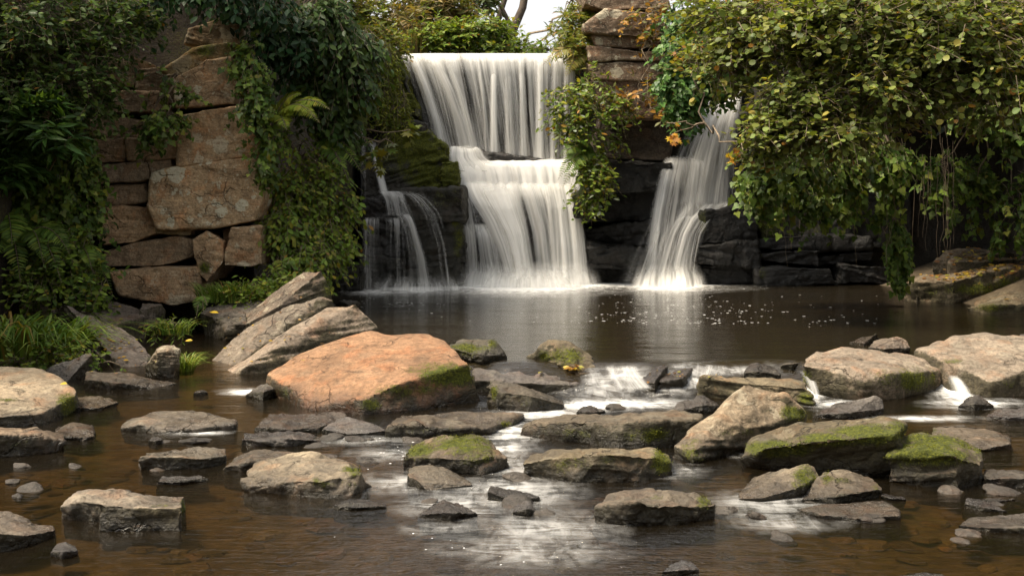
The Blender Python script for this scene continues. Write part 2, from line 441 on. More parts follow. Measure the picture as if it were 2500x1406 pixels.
def finish_rocks():
    bpy.context.view_layer.update()
    dg = bpy.context.evaluated_depsgraph_get()
    done = []
    for o, k in QUEUE:
        me = bpy.data.meshes.new_from_object(o.evaluated_get(dg))
        done.append((o, me, k))
    for o, me, k in done:
        old = o.data; bpy.data.objects.remove(o); bpy.data.meshes.remove(old)
        n = len(me.vertices)
        V = np.empty(n * 3, np.float32); me.vertices.foreach_get('co', V); V = V.reshape(-1, 3).astype(float)
        E = np.empty(len(me.edges) * 2, np.int32); me.edges.foreach_get('vertices', E); E = E.reshape(-1, 2)
        deg = np.bincount(E.ravel(), minlength=n).astype(float)[:, None]; deg[deg == 0] = 1
        def lap(V):
            S = np.zeros_like(V)
            for c in range(3):
                S[:, c] = np.bincount(E[:, 0], V[E[:, 1], c], n) + np.bincount(E[:, 1], V[E[:, 0], c], n)
            return S / deg
        for _ in range(k['smooth']): V = V * 0.4 + lap(V) * 0.6
        me.vertices.foreach_set('co', V.astype(np.float32).ravel()); me.update()
        N = np.empty(n * 3, np.float32); me.vertices.foreach_get('normal', N); N = N.reshape(-1, 3)
        s = k['size']; r = k['rough']; off = (abs(hash(k['name'])) % 7) * 0 + float(V[0].sum())
        p = V / s
        d = 0.022 * s * fbm(p * 1.7 + off, 3) + 0.022 * s * np.tanh(fbm(p * 1.5 + off + 60, 2) * 7)                                   # broad swells
        rid = 1 - np.abs(fbm(p * 3.6 + off + 40, 3)); d = d - 0.035 * s * np.clip(rid - 0.72, 0, 1) * 2.0   # creases
        tx, ty = math.sin(off * 9.1) * 3.0, math.cos(off * 7.7) * 3.0
        bed = fbm(np.stack((V[:, 0] * 0.7, V[:, 1] * 0.7, V[:, 2] * 11.0 / max(s, .35) ** .5 + V[:, 0] * tx + V[:, 1] * ty), 1) + off, 3)
        side = 1 - np.abs(N[:, 2]) ** 2
        stp = np.tanh(bed * 7) * 0.5
        d = d + 0.040 * min(s, 1.2) * k['strata'] * stp * side * np.clip(0.45 + 1.3 * fbm(p * 1.9 + off + 20, 2), 0.05, 1.3)                   # bedding layers on the sides
        plate = np.tanh(fbm(p * 2.1 + off + 80, 2) * 9)
        d = d + 0.012 * min(s, 1.2) * plate * (1 - side)                        # flaked plates on the top
        d = d + 0.016 * min(s, 1.0) * fbm(p * 10 + off, 3)
        V = V + N * (d * r)[:, None]
        me.vertices.foreach_set('co', V.astype(np.float32).ravel())
        me.polygons.foreach_set('use_smooth', np.full(len(me.polygons), True)); me.update()
        me.vertices.foreach_get('normal', N.ravel()); 
        moss = np.full(n, float(k['mossall'])) * (0.75 + 0.6 * fbm(V * 1.7 + 5, 3))
        if k['moss']:
            px = proj(V); front = (N[:, 1] < 0.45)
            for cx, cy, rx, ry, st in k['moss']:
                dd = ((px[:, 0] - cx) / rx) ** 2 + ((px[:, 1] - cy) / ry) ** 2
                moss = np.maximum(moss, st * np.exp(-dd * 0.55) * front * (0.85 + 0.8 * fbm(V * 5.0, 3)))
        wet = np.full(n, float(k['wet']))
        if k['wetline'] is not None:
            zl = zlow(V[:, 1]) if k['wetline'] == 'low' else (np.zeros(n) if k['wetline'] == 'pool' else np.full(n, float(k['wetline'])))
            wet = np.maximum(wet, np.clip(1.25 - (V[:, 2] - zl) / (0.07 + 0.12 * (1 + 1.3 * fbm(V * 2.6, 3)).clip(0.05)), 0, 1))
        zl2 = np.where(V[:, 1] > 15.6, 0.0, zlow(V[:, 1]))
        alg_shade = np.clip((0.72 - N[:, 2]) * 2.6, 0, 1) * (0.75 + 0.5 * fbm(V * 2.2 + 31, 3)) * k['algae']  # mask by steepness: algae tone plus painted shade on side faces
        vattr(me, 'algae', np.clip(alg_shade, 0, 1))
        vattr(me, 'moss', np.clip(moss, 0, 1)); vattr(me, 'wet', np.clip(wet + 0.25 * k['wet'] * fbm(V * 2.5, 3), 0, 1))
        me.name = k['name']
        ob = put(k['name'], me, M['rock'], k['parent'])
        ob.color = (*k['tint'], 1); ob['lichen'] = float(k['lichen'])
        tag(ob, k['label'], k['cat'], k['group'], k['kind'])
        if k['tufts']: moss_tufts(ob, V, N, moss, k['tufts'])
    QUEUE.clear()

def moss_tufts(ob, V, N, moss, cnt):
    w = np.clip(moss - 0.40, 0, 0.15) * (N[:, 1] < 0.5)
    if w.sum() <= 0: return
    idx = rng.choice(len(V), cnt, p=w / w.sum())
    dist = 0.5 * np.array(V[idx, 1]) / 14.0
    h = rng.uniform(0.005, 0.013, cnt) * dist * 2.2; wd = h * 0.5
    p = V[idx] + rng.normal(0, 0.012, (cnt, 3))
    up = N[idx] * 0.8 + np.array((0, 0, 0.25)) + rng.normal(0, 0.45, (cnt, 3)); up /= np.linalg.norm(up, axis=1)[:, None]
    sd = np.cross(up, rng.normal(0, 1, (cnt, 3))); sd /= np.linalg.norm(sd, axis=1)[:, None]
    T = np.stack((p - sd * wd[:, None], p + sd * wd[:, None], p + up * h[:, None]), 1).reshape(-1, 3)
    me = mesh_from('moss', T, np.arange(cnt * 3), np.full(cnt, 3), False)
    a = rng.random(cnt)[:, None]; c = np.array((0.05, 0.060, 0.007)) * (1 - a) + np.array((0.21, 0.22, 0.02)) * a
    c = np.repeat(np.concatenate((c, np.ones((cnt, 1))), 1), 3, 0)
    vattr(me, 'col', c, 'FLOAT_COLOR')
    m = put('moss', me, M['mossblade']); m.parent = ob
    tag(m, kind='stuff')

TAN, ORG, GREY, DRK, BRN, BLK, OLV = (0.40, 0.31, 0.205), (0.385, 0.215, 0.115), (0.26, 0.225, 0.185), (0.13, 0.108, 0.085), (0.27, 0.185, 0.118), (0.020, 0.0185, 0.015), (0.21, 0.17, 0.10)

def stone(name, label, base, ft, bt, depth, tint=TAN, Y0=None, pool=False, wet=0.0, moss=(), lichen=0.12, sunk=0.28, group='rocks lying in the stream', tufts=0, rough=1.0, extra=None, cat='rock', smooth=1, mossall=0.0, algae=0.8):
    """base, ft, bt: waterline, front top edge and back top edge of a rock, left to right"""
    if Y0 is None:
        by = [(y_pool if pool else y_low)(p[1]) for p in base]
    else:
        m = max(p[1] for p in base)
        by = [Y0 * (m - HZ + 60) / (p[1] - HZ + 60) if True else Y0 for p in base]
        by = [min(b, Y0 + 1.2) for b in by]
    bx = [p[0] for p in base]
    sunk = min(sunk, 0.03 + 0.22 * (max(bx) - min(bx)) * min(by) / FPX)
    Ymin = min(by)
    pts = []
    for p, Y in zip(base, by):
        w = P(p[0], p[1], Y); pts.append(w); pts.append(w + np.array((0, 0.05, -sunk)))
    for p in ft:
        Y = np.interp(p[0], bx, by) + (p[2] if len(p) > 2 else -0.02); pts.append(P(p[0], p[1], Y))
    for p in bt:
        Y = Ymin + (p[2] if len(p) > 2 else depth); w = P(p[0], p[1], Y); pts.append(w)
        lo = w.copy(); lo[1] += 0.10 * depth; lo[2] = min(w[2] - 0.05, P(base[0][0], base[0][1], by[0])[2] - sunk); pts.append(lo)
    groups = [pts] + (extra or [])
    tint = tuple(c * 0.66 for c in tint)
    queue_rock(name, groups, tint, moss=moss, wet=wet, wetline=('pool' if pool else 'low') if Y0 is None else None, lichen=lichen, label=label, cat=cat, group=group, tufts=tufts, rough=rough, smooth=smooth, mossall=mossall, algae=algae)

def block(poly, Y, depth, parent, tint=BRN, name='block', tilt=0.0, grow=1.025, jit=0.0, **kw):
    """one block of a rock face: its front outline in the photograph at depth Y, reaching back by depth"""
    c = np.mean(np.array(poly, float), 0)
    poly = [tuple(c + (np.array(p, float) - c) * grow + rng.normal(0, jit, 2)) for p in poly]; Y = Y + rng.normal(0, jit * .035)
    pts = []
    for (x, y) in poly:
        yy = Y + tilt * (x - c[0]) * Y / FPX
        pts.append(P(x, y, yy + 0.06)); 
        q = c + (np.array((x, y)) - c) * 0.975
        pts.append(P(q[0], q[1], yy))
        b = P(x, y, yy + 0.06); b[1] += depth; pts.append(b)
    kw.setdefault('lichen', 0.3)
    queue_rock(name, [pts], tint, parent=parent, **kw)

def boxpts(x0, x1, y0, y1, z0, z1):
    return [(x, y, z) for x in (x0, x1) for y in (y0, y1) for z in (z0, z1)]
# the gorge walls behind everything
_cl = [boxpts(-4.6, 2.6, 32.9, 35.5, -0.8, 5.88)]                                   # behind the main fall
queue_rock('cliff', _cl, BLK, voxel=0.13, rough=0.55, wet=0.6, mossall=0.2, kind='structure', lichen=0.0, smooth=1)
_cl = [boxpts(-16, -5.0, 24.0, 36, -0.8, 9.5), [(-5.2, 24.2, -0.8), (-5.2, 24.2, 6.4), (-3.9, 30.6, -0.8), (-3.9, 30.6, 5.6), (-4.2, 34, -0.8), (-4.2, 34, 5.8), (-7, 24.2, -.8), (-7, 24.2, 8), (-7, 34, -.8), (-7, 34, 8)],
       boxpts(-16, -8.2, 14, 24.5, -0.8, 5.5)]
queue_rock('cliff', _cl, (0.04, 0.03, 0.02), voxel=0.2, rough=0.5, mossall=0.35, kind='structure', smooth=1)
_cl = [boxpts(2.3, 5.1, 32.3, 35.5, -0.8, 5.6), boxpts(5.0, 6.5, 33.0, 35.5, -0.8, 4.6), boxpts(6.4, 16.5, 32.0, 36, -0.8, 8.5), boxpts(12.6, 17, 22, 33, -0.8, 8.0), boxpts(7.5, 14, 29.8, 33, 4.2, 9.0)]
queue_rock('cliff', _cl, (0.028, 0.024, 0.018), voxel=0.17, rough=0.6, wet=0.25, mossall=0.15, kind='structure', smooth=1)

# flat cobbles on the bed of the stream
def build_cobbles():
    protos = []
    for k in range(7):
        bm = bmesh.new()
        nn = 7
        a0 = random.random() * 6
        lo, hi = [], []
        for i in range(nn):
            a = a0 + i * 2 * math.pi / nn + random.uniform(-.25, .25); r = random.uniform(.38, .55)
            lo.append(bm.verts.new((r * math.cos(a), r * math.sin(a), -.12)))
            hi.append(bm.verts.new((.82 * r * math.cos(a), .82 * r * math.sin(a), .10 + random.uniform(-.02, .03))))
        t = bm.verts.new((0, 0, .14))
        for i in range(nn):
            j = (i + 1) % nn
            bm.faces.new((lo[i], lo[j], hi[j], hi[i])); bm.faces.new((hi[i], hi[j], t))
        me = bpy.data.meshes.new('bed_cobble'); bm.to_mesh(me); bm.free()
        me.polygons.foreach_set('use_smooth', np.full(len(me.polygons), False))
        me.materials.append(M['rock']); protos.append(me)
    n = 0; tries = 0; used = []
    while n < 300 and tries < 6000:
        tries += 1
        Y = random.uniform(7.6, 13.4) ** 1.0; hx = 0.46 * Y
        x = random.uniform(-hx, hx)
        s = random.uniform(.14, .40) * (0.75 + 0.25 * random.random())
        if any((x - a) ** 2 + (Y - b) ** 2 < (0.40 * (s + c)) ** 2 for a, b, c in used): continue
        used.append((x, Y, s))
        o = bpy.data.objects.new('bed_cobble', random.choice(protos)); COL.objects.link(o)
        z = float(water_level(np.array([x]), np.array([Y]))[0][0]) - 0.17
        o.location = (x, Y, z + 0.05 * float(fbm(np.array([[x * 1.3, Y * 1.3, 0.]]), 4)[0]) + 0.015)
        o.rotation_euler = (random.uniform(-.12, .12), random.uniform(-.12, .12), random.uniform(0, 6.28))
        o.scale = (s * 1.25, s * .95, s * .4)
        g = random.uniform(.55, 1.3); o.color = (0.175 * g, 0.132 * g * random.uniform(.92, 1.08), 0.083 * g, 1); o['lichen'] = 0.0
        o.parent = BED; n += 1
build_cobbles()

# ------------------------------------------------------------------ rocks in and beside the stream
S = stone
S('boulder', 'orange-topped sandstone boulder, the biggest in the middle, with a mossy dark side', [(655, 962), (760, 1000), (885, 1013), (1000, 1004), (1172, 985)],
  [(652, 912), (700, 938), (882, 974), (960, 938), (1145, 885)], [(720, 866), (900, 807), (985, 824), (1040, 810), (1088, 826)], 2.0, ORG, algae=.7, moss=[(1085, 918, 70, 26, .9), (1000, 952, 80, 16, .75), (905, 990, 25, 16, .75), (700, 960, 60, 14, .35)], lichen=.04, tufts=1200, rough=.5)
S('stone_slab', 'pale flat boulder cut by the left edge of the picture, moss on its right end', [(-60, 1052), (0, 1042), (110, 1038), (186, 1003)], [(-60, 1024), (0, 1020), (100, 1003), (191, 957)],
  [(-60, 892), (0, 893), (98, 899), (130, 915)], 2.1, TAN, moss=[(165, 988, 25, 22, .9), (20, 975, 25, 5, .6)], tufts=500, rough=.7)
S('stone_slab', 'brown slab at the left edge just below the pale flat boulder', [(-60, 1122), (0, 1117), (60, 1112), (112, 1100)], [(-60, 1066), (0, 1058), (60, 1064), (162, 1078)], [(-60, 1040), (0, 1038), (95, 1042), (158, 1060)], .8, (.33, .235, .15), moss=[(60, 1085, 60, 14, .35)])
S('river_rock', 'low drowned brown rock right of the brown slab at the left edge', [(130, 1072), (200, 1078), (228, 1070)], [(128, 1062), (190, 1066), (230, 1062)], [(140, 1041), (180, 1033), (226, 1043)], .7, (.22, .16, .10), wet=.5)
S('river_rock', 'flat tan rock barely above water beside the pale flat boulder', [(188, 1004), (240, 1003), (285, 988)], [(188, 994), (240, 994), (286, 984)], [(188, 967), (230, 970), (272, 978)], .6, (.30, .22, .13), wet=.3)
S('stone_slab', 'grey oblong slab tilted up under the long grass clump', [(112, 918), (160, 936), (238, 893)], [(108, 906), (150, 926), (240, 878)], [(150, 886), (213, 857), (228, 861)], .6, GREY, lichen=.25)
S('river_rock', 'long low dark rock in front of the leaning slabs on the left', [(201, 944), (260, 952), (380, 947), (437, 937)], [(203, 928), (250, 927), (300, 933), (436, 934)], [(210, 904), (290, 905), (330, 914), (420, 930)], .6, (.22, .17, .115), wet=.1)
S('boulder', 'upright rounded stone with a small grass tuft growing beside it', [(356, 918), (385, 924), (414, 923)], [(358, 892), (385, 862), (412, 856), (428, 880)], [(384, 851), (400, 842), (425, 842), (438, 850)], .5, (.27, .21, .145), lichen=.5, sunk=.2)
S('stone_slab', 'long grey slab sloping down to the right behind the grass clump, strewn with yellow leaves', [(190, 850), (300, 908), (362, 905)], [(130, 760, 1.0), (200, 815, .5), (290, 872, .15), (360, 884, .05)], [(150, 738, 1.7), (222, 752, 1.5), (330, 815, 1.1), (373, 862, .7)], 1.2, (.245, .20, .165), Y0=17.3)
S('stone_slab', 'dark flat rock lying below the cliff blocks, half behind the sloping grey slab', [(150, 775), (260, 802), (352, 792)], [(135, 748), (240, 772), (352, 772)], [(150, 712), (240, 722), (320, 740), (352, 765)], 1.1, (.20, .155, .12), Y0=20.0)
S('river_rock', 'small wedge of stone under the lowest cliff block', [(342, 790), (402, 778)], [(340, 757), (402, 757)], [(348, 740), (396, 744)], .5, (.19, .15, .115), Y0=20.6)
S('boulder', 'rough grey rock in shade between the cliff foot and the leaning slabs', [(500, 792), (560, 806), (645, 802)], [(488, 766), (540, 780), (580, 791), (650, 786)], [(540, 740), (590, 728), (665, 724)], 1.1, (.22, .185, .145), Y0=20.2, moss=[(520, 780, 30, 12, .5)])
S('stone_slab', 'dark ridge slab standing highest of the three leaning slabs', [(600, 802), (700, 800), (800, 765)], [(598, 790), (680, 746), (803, 722)], [(600, 768), (742, 660), (786, 657), (814, 716)], .9, (.22, .17, .125), Y0=19.4, lichen=.4, moss=[(800, 695, 16, 26, .7)], rough=.55)
S('stone_slab', 'long narrow middle slab of the three leaning slabs, dark grooved side', [(478, 918), (520, 934), (640, 882), (760, 820)], [(476, 908), (640, 860), (816, 740)], [(600, 799), (690, 747), (785, 721), (816, 733)], .9, (.25, .20, .15), Y0=17.4, lichen=.2, rough=.55)
S('stone_slab', 'broad pale slab leaning up behind the orange-topped boulder', [(522, 936), (560, 948), (640, 946), (760, 905), (905, 838)], [(526, 915), (600, 888), (650, 884), (745, 852), (920, 802)], [(640, 858), (700, 815), (800, 745), (870, 738), (927, 795)], 1.0, (.36, .28, .205), Y0=16.7, rough=.6)
S('river_rock', 'small dark wedge between the pale leaning slab and the orange-topped boulder', [(600, 968), (640, 978), (668, 970)], [(602, 962), (645, 955), (668, 950)], [(640, 938), (660, 934), (668, 938)], .4, DRK, wet=.4)
S('river_rock', 'tiny dark stone breaking the water left of the small wedge', [(470, 964), (492, 966), (508, 960)], [(472, 958), (490, 957), (507, 957)], [(480, 952), (497, 951), (503, 954)], .2, DRK, wet=.8)
S('stone_slab', 'pale smooth slab lying alone in the brown water left of the orange-topped boulder', [(295, 1050), (380, 1057), (480, 1056), (572, 1047)], [(298, 1044), (340, 1036), (480, 1048), (575, 1036)], [(328, 1013), (380, 999), (450, 1000), (577, 1021)], 1.0, (.40, .32, .225), rough=.8)
S('river_rock', 'pale oblong rock with a wet patch, nearest below the pale smooth slab', [(340, 1146), (400, 1148), (500, 1143), (547, 1130)], [(341, 1116), (400, 1114), (500, 1118), (558, 1108)], [(358, 1104), (420, 1100), (520, 1090), (552, 1093)], .55, (.37, .30, .205), moss=[(530, 1105, 25, 12, .35)])
S('river_rock', 'flat wet dark rock just above the stepped pale block', [(381, 1182), (440, 1185), (514, 1172)], [(384, 1174), (440, 1172), (513, 1167)], [(408, 1161), (440, 1157), (492, 1162)], .38, (.17, .145, .115), wet=.75, rough=1.4)
S('river_rock', 'little cube-shaped stone between the pale slab and the pale oblong rock', [(362, 1083), (380, 1087), (397, 1081)], [(364, 1074), (380, 1075), (397, 1073)], [(372, 1067), (385, 1066), (395, 1067)], .18, GREY, wet=.5)
S('river_rock', 'glistening low rock with a notched back above the ribbed pale boulder', [(587, 1086), (640, 1089), (700, 1090), (777, 1079)], [(589, 1072), (650, 1076), (700, 1072), (777, 1073)], [(598, 1057), (660, 1063), (730, 1057), (766, 1063)], .5, (.20, .17, .14), wet=.7)
S('stone_slab', 'brown wet slab half hidden behind the ribbed pale boulder', [(541, 1148), (600, 1151), (660, 1145), (730, 1130)], [(545, 1138), (600, 1128), (732, 1116)], [(588, 1108), (640, 1095), (732, 1100)], .75, (.27, .21, .14), wet=.45)
S('river_rock', 'shiny brown layered rock just left of the grey wedge slab', [(624, 1050), (700, 1057), (780, 1056), (846, 1025)], [(626, 1042), (700, 1047), (770, 1041), (844, 1018)], [(660, 1015), (740, 1018), (800, 1007), (842, 1014)], .75, (.20, .15, .105), wet=.75, moss=[(700, 1045, 50, 10, .3)])
S('stone_slab', 'wet grey wedge slab pointing right below the orange-topped boulder', [(783, 1056), (850, 1064), (944, 1058)], [(786, 1046), (850, 1058), (947, 1052)], [(820, 1024), (850, 1018), (905, 1034)], .65, (.33, .29, .25), wet=.45, rough=.6)
S('boulder', 'ribbed pale boulder with a dark right end, largest in the left foreground water', [(586, 1192), (612, 1200), (700, 1208), (790, 1218), (860, 1211), (908, 1188)], [(587, 1165), (615, 1188), (700, 1196), (780, 1172), (888, 1155)], [(622, 1135), (660, 1122), (740, 1106), (792, 1110), (862, 1136)], 1.0, (.43, .34, .225), moss=[(860, 1150, 22, 12, .8), (820, 1185, 60, 16, .4), (770, 1172, 12, 12, .5)], tufts=300)
S('stone_slab', 'stepped oblong pale block with a clean flat top in the left foreground', [(148, 1268), (236, 1277), (350, 1286), (447, 1284)], [(147, 1232), (200, 1222), (260, 1230), (350, 1232), (447, 1238)], [(185, 1200), (272, 1195), (360, 1203), (451, 1209)], .55, (.41, .33, .235), moss=[(448, 1240, 8, 24, .7), (400, 1232, 45, 7, .4)], rough=.9,
  extra=[[P(238, 1226, 9.25), P(446, 1236, 9.25), P(238, 1288, 9.22), P(446, 1288, 9.22), P(238, 1226, 9.7), P(446, 1236, 9.7), P(238, 1320, 9.7), P(446, 1320, 9.7), P(238, 1330, 9.24), P(446, 1330, 9.24)]])
S('boulder', 'brown boulder in the lower left corner of the picture', [(-60, 1350), (0, 1347), (60, 1336), (132, 1308)], [(-60, 1294), (0, 1298), (70, 1305), (136, 1292)], [(-60, 1250), (20, 1253), (42, 1266), (122, 1284)], .65, (.32, .25, .175))
S('river_rock', 'small round glossy pebble by the boulder in the lower left corner', [(122, 1357), (150, 1364), (190, 1353)], [(124, 1346), (155, 1346), (189, 1344)], [(138, 1326), (160, 1321), (184, 1332)], .22, (.20, .175, .15), wet=.8, rough=.5)
S('boulder', 'domed boulder with a moss cap in the centre of the stream', [(978, 1148), (1080, 1158), (1180, 1161), (1239, 1140)], [(982, 1112), (1060, 1118), (1160, 1118), (1236, 1120)], [(1003, 1080), (1080, 1057), (1160, 1051), (1203, 1082)], .9, (.28, .20, .125), moss=[(1130, 1085, 60, 24, .95), (1020, 1100, 36, 20, .8), (1170, 1115, 40, 20, .7)], tufts=1500)
S('boulder', 'small pale three-sided rock in front of the moss-capped domed boulder', [(992, 1186), (1040, 1198), (1152, 1187)], [(993, 1160), (1022, 1172), (1150, 1183)], [(1000, 1142), (1050, 1130), (1092, 1138), (1142, 1168)], .5, (.36, .29, .195), rough=.6)
S('river_rock', 'flat dark wet wedge right of the small pale three-sided rock', [(1193, 1220), (1250, 1227), (1316, 1221)], [(1191, 1201), (1240, 1216), (1314, 1215)], [(1198, 1188), (1240, 1195), (1302, 1208)], .36, DRK, wet=.65)
S('boulder', 'dark wet pyramid-shaped rock lowest in the centre of the stream', [(1021, 1262), (1100, 1273), (1173, 1258)], [(1028, 1254), (1100, 1250), (1170, 1253)], [(1058, 1222), (1085, 1216), (1132, 1226)], .5, (.155, .13, .105), wet=.6, rough=1.3)
S('river_rock', 'small upright grey wet stone right of the dark pyramid-shaped rock', [(1248, 1256), (1290, 1261), (1312, 1251)], [(1251, 1249), (1285, 1240), (1311, 1247)], [(1262, 1228), (1285, 1218), (1297, 1221)], .26, (.24, .21, .18), wet=.55)
S('river_rock', 'thin black shard lying flat below the ribbed pale boulder', [(812, 1240), (870, 1245), (942, 1238)], [(814, 1233), (870, 1238), (934, 1234)], [(820, 1220), (852, 1216), (936, 1226)], .4, (.11, .09, .07), wet=.8)
S('stone_slab', 'long flat wet ledge directly below the orange-topped boulder', [(945, 1066), (1050, 1065), (1200, 1061), (1240, 1046), (1288, 1018)], [(949, 1046), (1000, 1038), (1190, 1046), (1287, 1014)], [(978, 1016), (1060, 1007), (1160, 1010), (1282, 1010)], .95, (.22, .165, .105), wet=.5, moss=[(1060, 1052, 110, 12, .4), (1240, 1035, 40, 12, .5)], tufts=300)
S('boulder', 'dark block with a wet top between the orange-topped boulder and the rapids', [(1185, 986), (1215, 1001), (1290, 1007), (1372, 1001)], [(1187, 946), (1215, 956), (1300, 966), (1377, 985)], [(1200, 928), (1260, 934), (1340, 962), (1374, 980)], .55, (.15, .12, .08), wet=.5, moss=[(1200, 958, 16, 18, .7), (1260, 985, 60, 14, .3)], tufts=200)
S('stone_slab', 'wet grey slab holding a little heap of yellow leaves', [(1152, 952), (1230, 948), (1330, 952), (1412, 948)], [(1154, 924), (1230, 920), (1320, 938), (1414, 940)], [(1160, 890), (1230, 889), (1330, 893), (1414, 912)], .9, (.24, .20, .165), Y0=15.0, wet=.6)
S('boulder', 'mossy dark rock at the pool edge behind the orange-topped boulder', [(1105, 880), (1180, 886), (1242, 876)], [(1098, 850), (1180, 866), (1238, 866)], [(1096, 832), (1170, 827), (1202, 830), (1228, 855)], .6, (.13, .11, .075), pool=True, moss=[(1150, 850, 50, 18, .65), (1200, 838, 14, 10, .8)], tufts=500)
S('boulder', 'brown mossy peaked rock standing at the head of the rapids', [(1268, 892), (1340, 908), (1420, 940), (1468, 932)], [(1270, 884), (1330, 882), (1410, 900), (1463, 915)], [(1311, 852), (1340, 829), (1390, 834), (1438, 862)], .65, (.19, .145, .085), Y0=15.2, wet=.15, moss=[(1380, 865, 50, 26, .6), (1330, 868, 18, 16, .6)], tufts=600)
S('stone_slab', 'broad flat weir slab below the rapids with water running over its top', [(1270, 1062), (1350, 1071), (1500, 1093), (1600, 1095), (1704, 1085)], [(1272, 1046), (1320, 1027), (1450, 1028), (1600, 1029), (1710, 1026)], [(1300, 1021), (1400, 1010), (1600, 1007), (1712, 1012)], .9, (.19, .145, .09), wet=.4, moss=[(1400, 1055, 90, 16, .4), (1580, 1060, 110, 20, .5)], tufts=600)
S('river_rock', 'little dark rock perched where the rapids meet the weir slab', [(1408, 1010), (1445, 1014), (1482, 1006)], [(1411, 1004), (1445, 1006), (1478, 1003)], [(1422, 992), (1440, 987), (1466, 998)], .25, DRK, wet=.8)
S('stone_slab', 'long olive block with layered left end below the broad weir slab', [(1278, 1163), (1400, 1177), (1550, 1179), (1634, 1158)], [(1276, 1130), (1350, 1114), (1500, 1108), (1600, 1112), (1644, 1130)], [(1290, 1106), (1340, 1098), (1600, 1096), (1636, 1108)], .65, (.26, .20, .115), moss=[(1612, 1125, 22, 26, .95), (1400, 1135, 50, 20, .45), (1530, 1120, 70, 14, .4)], tufts=700)
S('boulder', 'knobbly dark boulder low in the centre right foreground', [(1457, 1272), (1550, 1287), (1650, 1283), (1746, 1264)], [(1454, 1238), (1550, 1226), (1650, 1234), (1748, 1234)], [(1488, 1211), (1580, 1200), (1700, 1197), (1738, 1212)], .65, (.24, .19, .13), wet=.15, moss=[(1718, 1222, 16, 20, .8), (1600, 1215, 60, 8, .35)], tufts=250, rough=1.5)
S('stone_slab', 'tall pale slab leaning on edge right of the rapids, cracked across', [(1646, 1116), (1690, 1132), (1800, 1100), (1962, 1058)], [(1643, 1094), (1695, 1100), (1850, 1038), (1967, 1010)], [(1742, 1000), (1818, 930), (1912, 957), (1962, 1002)], .95, (.37, .28, .18), moss=[(1690, 1095, 35, 30, .6), (1935, 1010, 26, 16, .9), (1800, 1055, 60, 12, .4)], tufts=500, lichen=.3, rough=.8)
S('stone_slab', 'flat brown slab lying behind the tall leaning slab', [(1712, 962), (1850, 992), (1986, 1003)], [(1707, 928), (1850, 936), (1960, 946), (1986, 966)], [(1708, 921), (1800, 917), (1930, 920), (1962, 930)], .6, (.21, .165, .10), Y0=14.3, moss=[(1970, 975, 20, 18, .8)], tufts=200)
S('river_rock', 'dark wet wedge in the rapids left of the tall leaning slab', [(1668, 1005), (1720, 1010), (1755, 1002)], [(1670, 998), (1715, 990), (1755, 990)], [(1700, 962), (1718, 962), (1750, 985)], .3, DRK, wet=.7)
S('boulder', 'big humped pale boulder with a green mossy flank on the right side of the weir', [(1998, 968), (2100, 977), (2200, 974), (2312, 935)], [(1955, 888), (2000, 934), (2112, 934), (2190, 908), (2325, 908)], [(1960, 878), (1995, 853), (2060, 847), (2150, 857), (2265, 880)], 1.3, (.35, .275, .20), Y0=14.7, moss=[(2220, 925, 80, 24, .75), (2150, 945, 70, 14, .4), (1975, 920, 14, 26, .6)], tufts=900, rough=.85)
S('boulder', 'big pale boulder at the right edge beside the humped boulder', [(2330, 952), (2420, 967), (2580, 962)], [(2240, 862, .6), (2335, 895, .2), (2420, 932), (2500, 908), (2580, 895)], [(2238, 857, 1.0), (2330, 824), (2400, 811), (2480, 825), (2580, 832)], 1.4, (.36, .285, .205), Y0=15.0, moss=[(2330, 882, 30, 6, .5), (2480, 935, 40, 14, .4)], wet=.1, rough=.85)
S('boulder', 'small tan rock alone in the pool behind the humped boulder', [(2118, 860), (2160, 868), (2221, 862)], [(2119, 848), (2160, 852), (2220, 848)], [(2130, 832), (2190, 821), (2213, 834)], .5, (.34, .26, .185), pool=True)
S('river_rock', 'flat dark shard in the pool left of the small tan rock', [(2072, 837), (2110, 844), (2146, 832)], [(2074, 834), (2110, 838), (2146, 826)], [(2100, 823), (2142, 811)], .45, (.19, .14, .09), pool=True, wet=.4)
S('river_rock', 'grey stone cut by the right edge above the big pale boulder', [(2475, 832), (2520, 836), (2560, 832)], [(2478, 828), (2520, 828), (2560, 826)], [(2490, 815), (2520, 811), (2560, 812)], .4, GREY, pool=True)
S('stone_slab', 'dark grey three-sided slab between the humped boulder and the moss-banded ledge', [(1987, 1018), (2080, 1025), (2162, 1008)], [(1989, 1013), (2080, 1005), (2164, 997)], [(2040, 985), (2140, 967), (2153, 975)], .5, (.20, .17, .14), wet=.2)
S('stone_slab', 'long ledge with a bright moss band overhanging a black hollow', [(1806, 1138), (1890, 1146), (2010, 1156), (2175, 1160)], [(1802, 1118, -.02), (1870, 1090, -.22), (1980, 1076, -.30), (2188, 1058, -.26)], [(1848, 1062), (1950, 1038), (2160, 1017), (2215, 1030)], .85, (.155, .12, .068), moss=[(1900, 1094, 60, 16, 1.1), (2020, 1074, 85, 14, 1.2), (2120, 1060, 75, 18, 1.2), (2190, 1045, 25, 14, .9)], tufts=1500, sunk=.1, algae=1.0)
S('river_rock', 'lichen-grey lump propping the moss-banded ledge at its back left', [(1840, 1078), (1880, 1085), (1925, 1075)], [(1845, 1062), (1880, 1060), (1925, 1062)], [(1855, 1036), (1880, 1030), (1908, 1034)], .4, (.23, .19, .14), moss=[(1860, 1055, 14, 14, .6)])
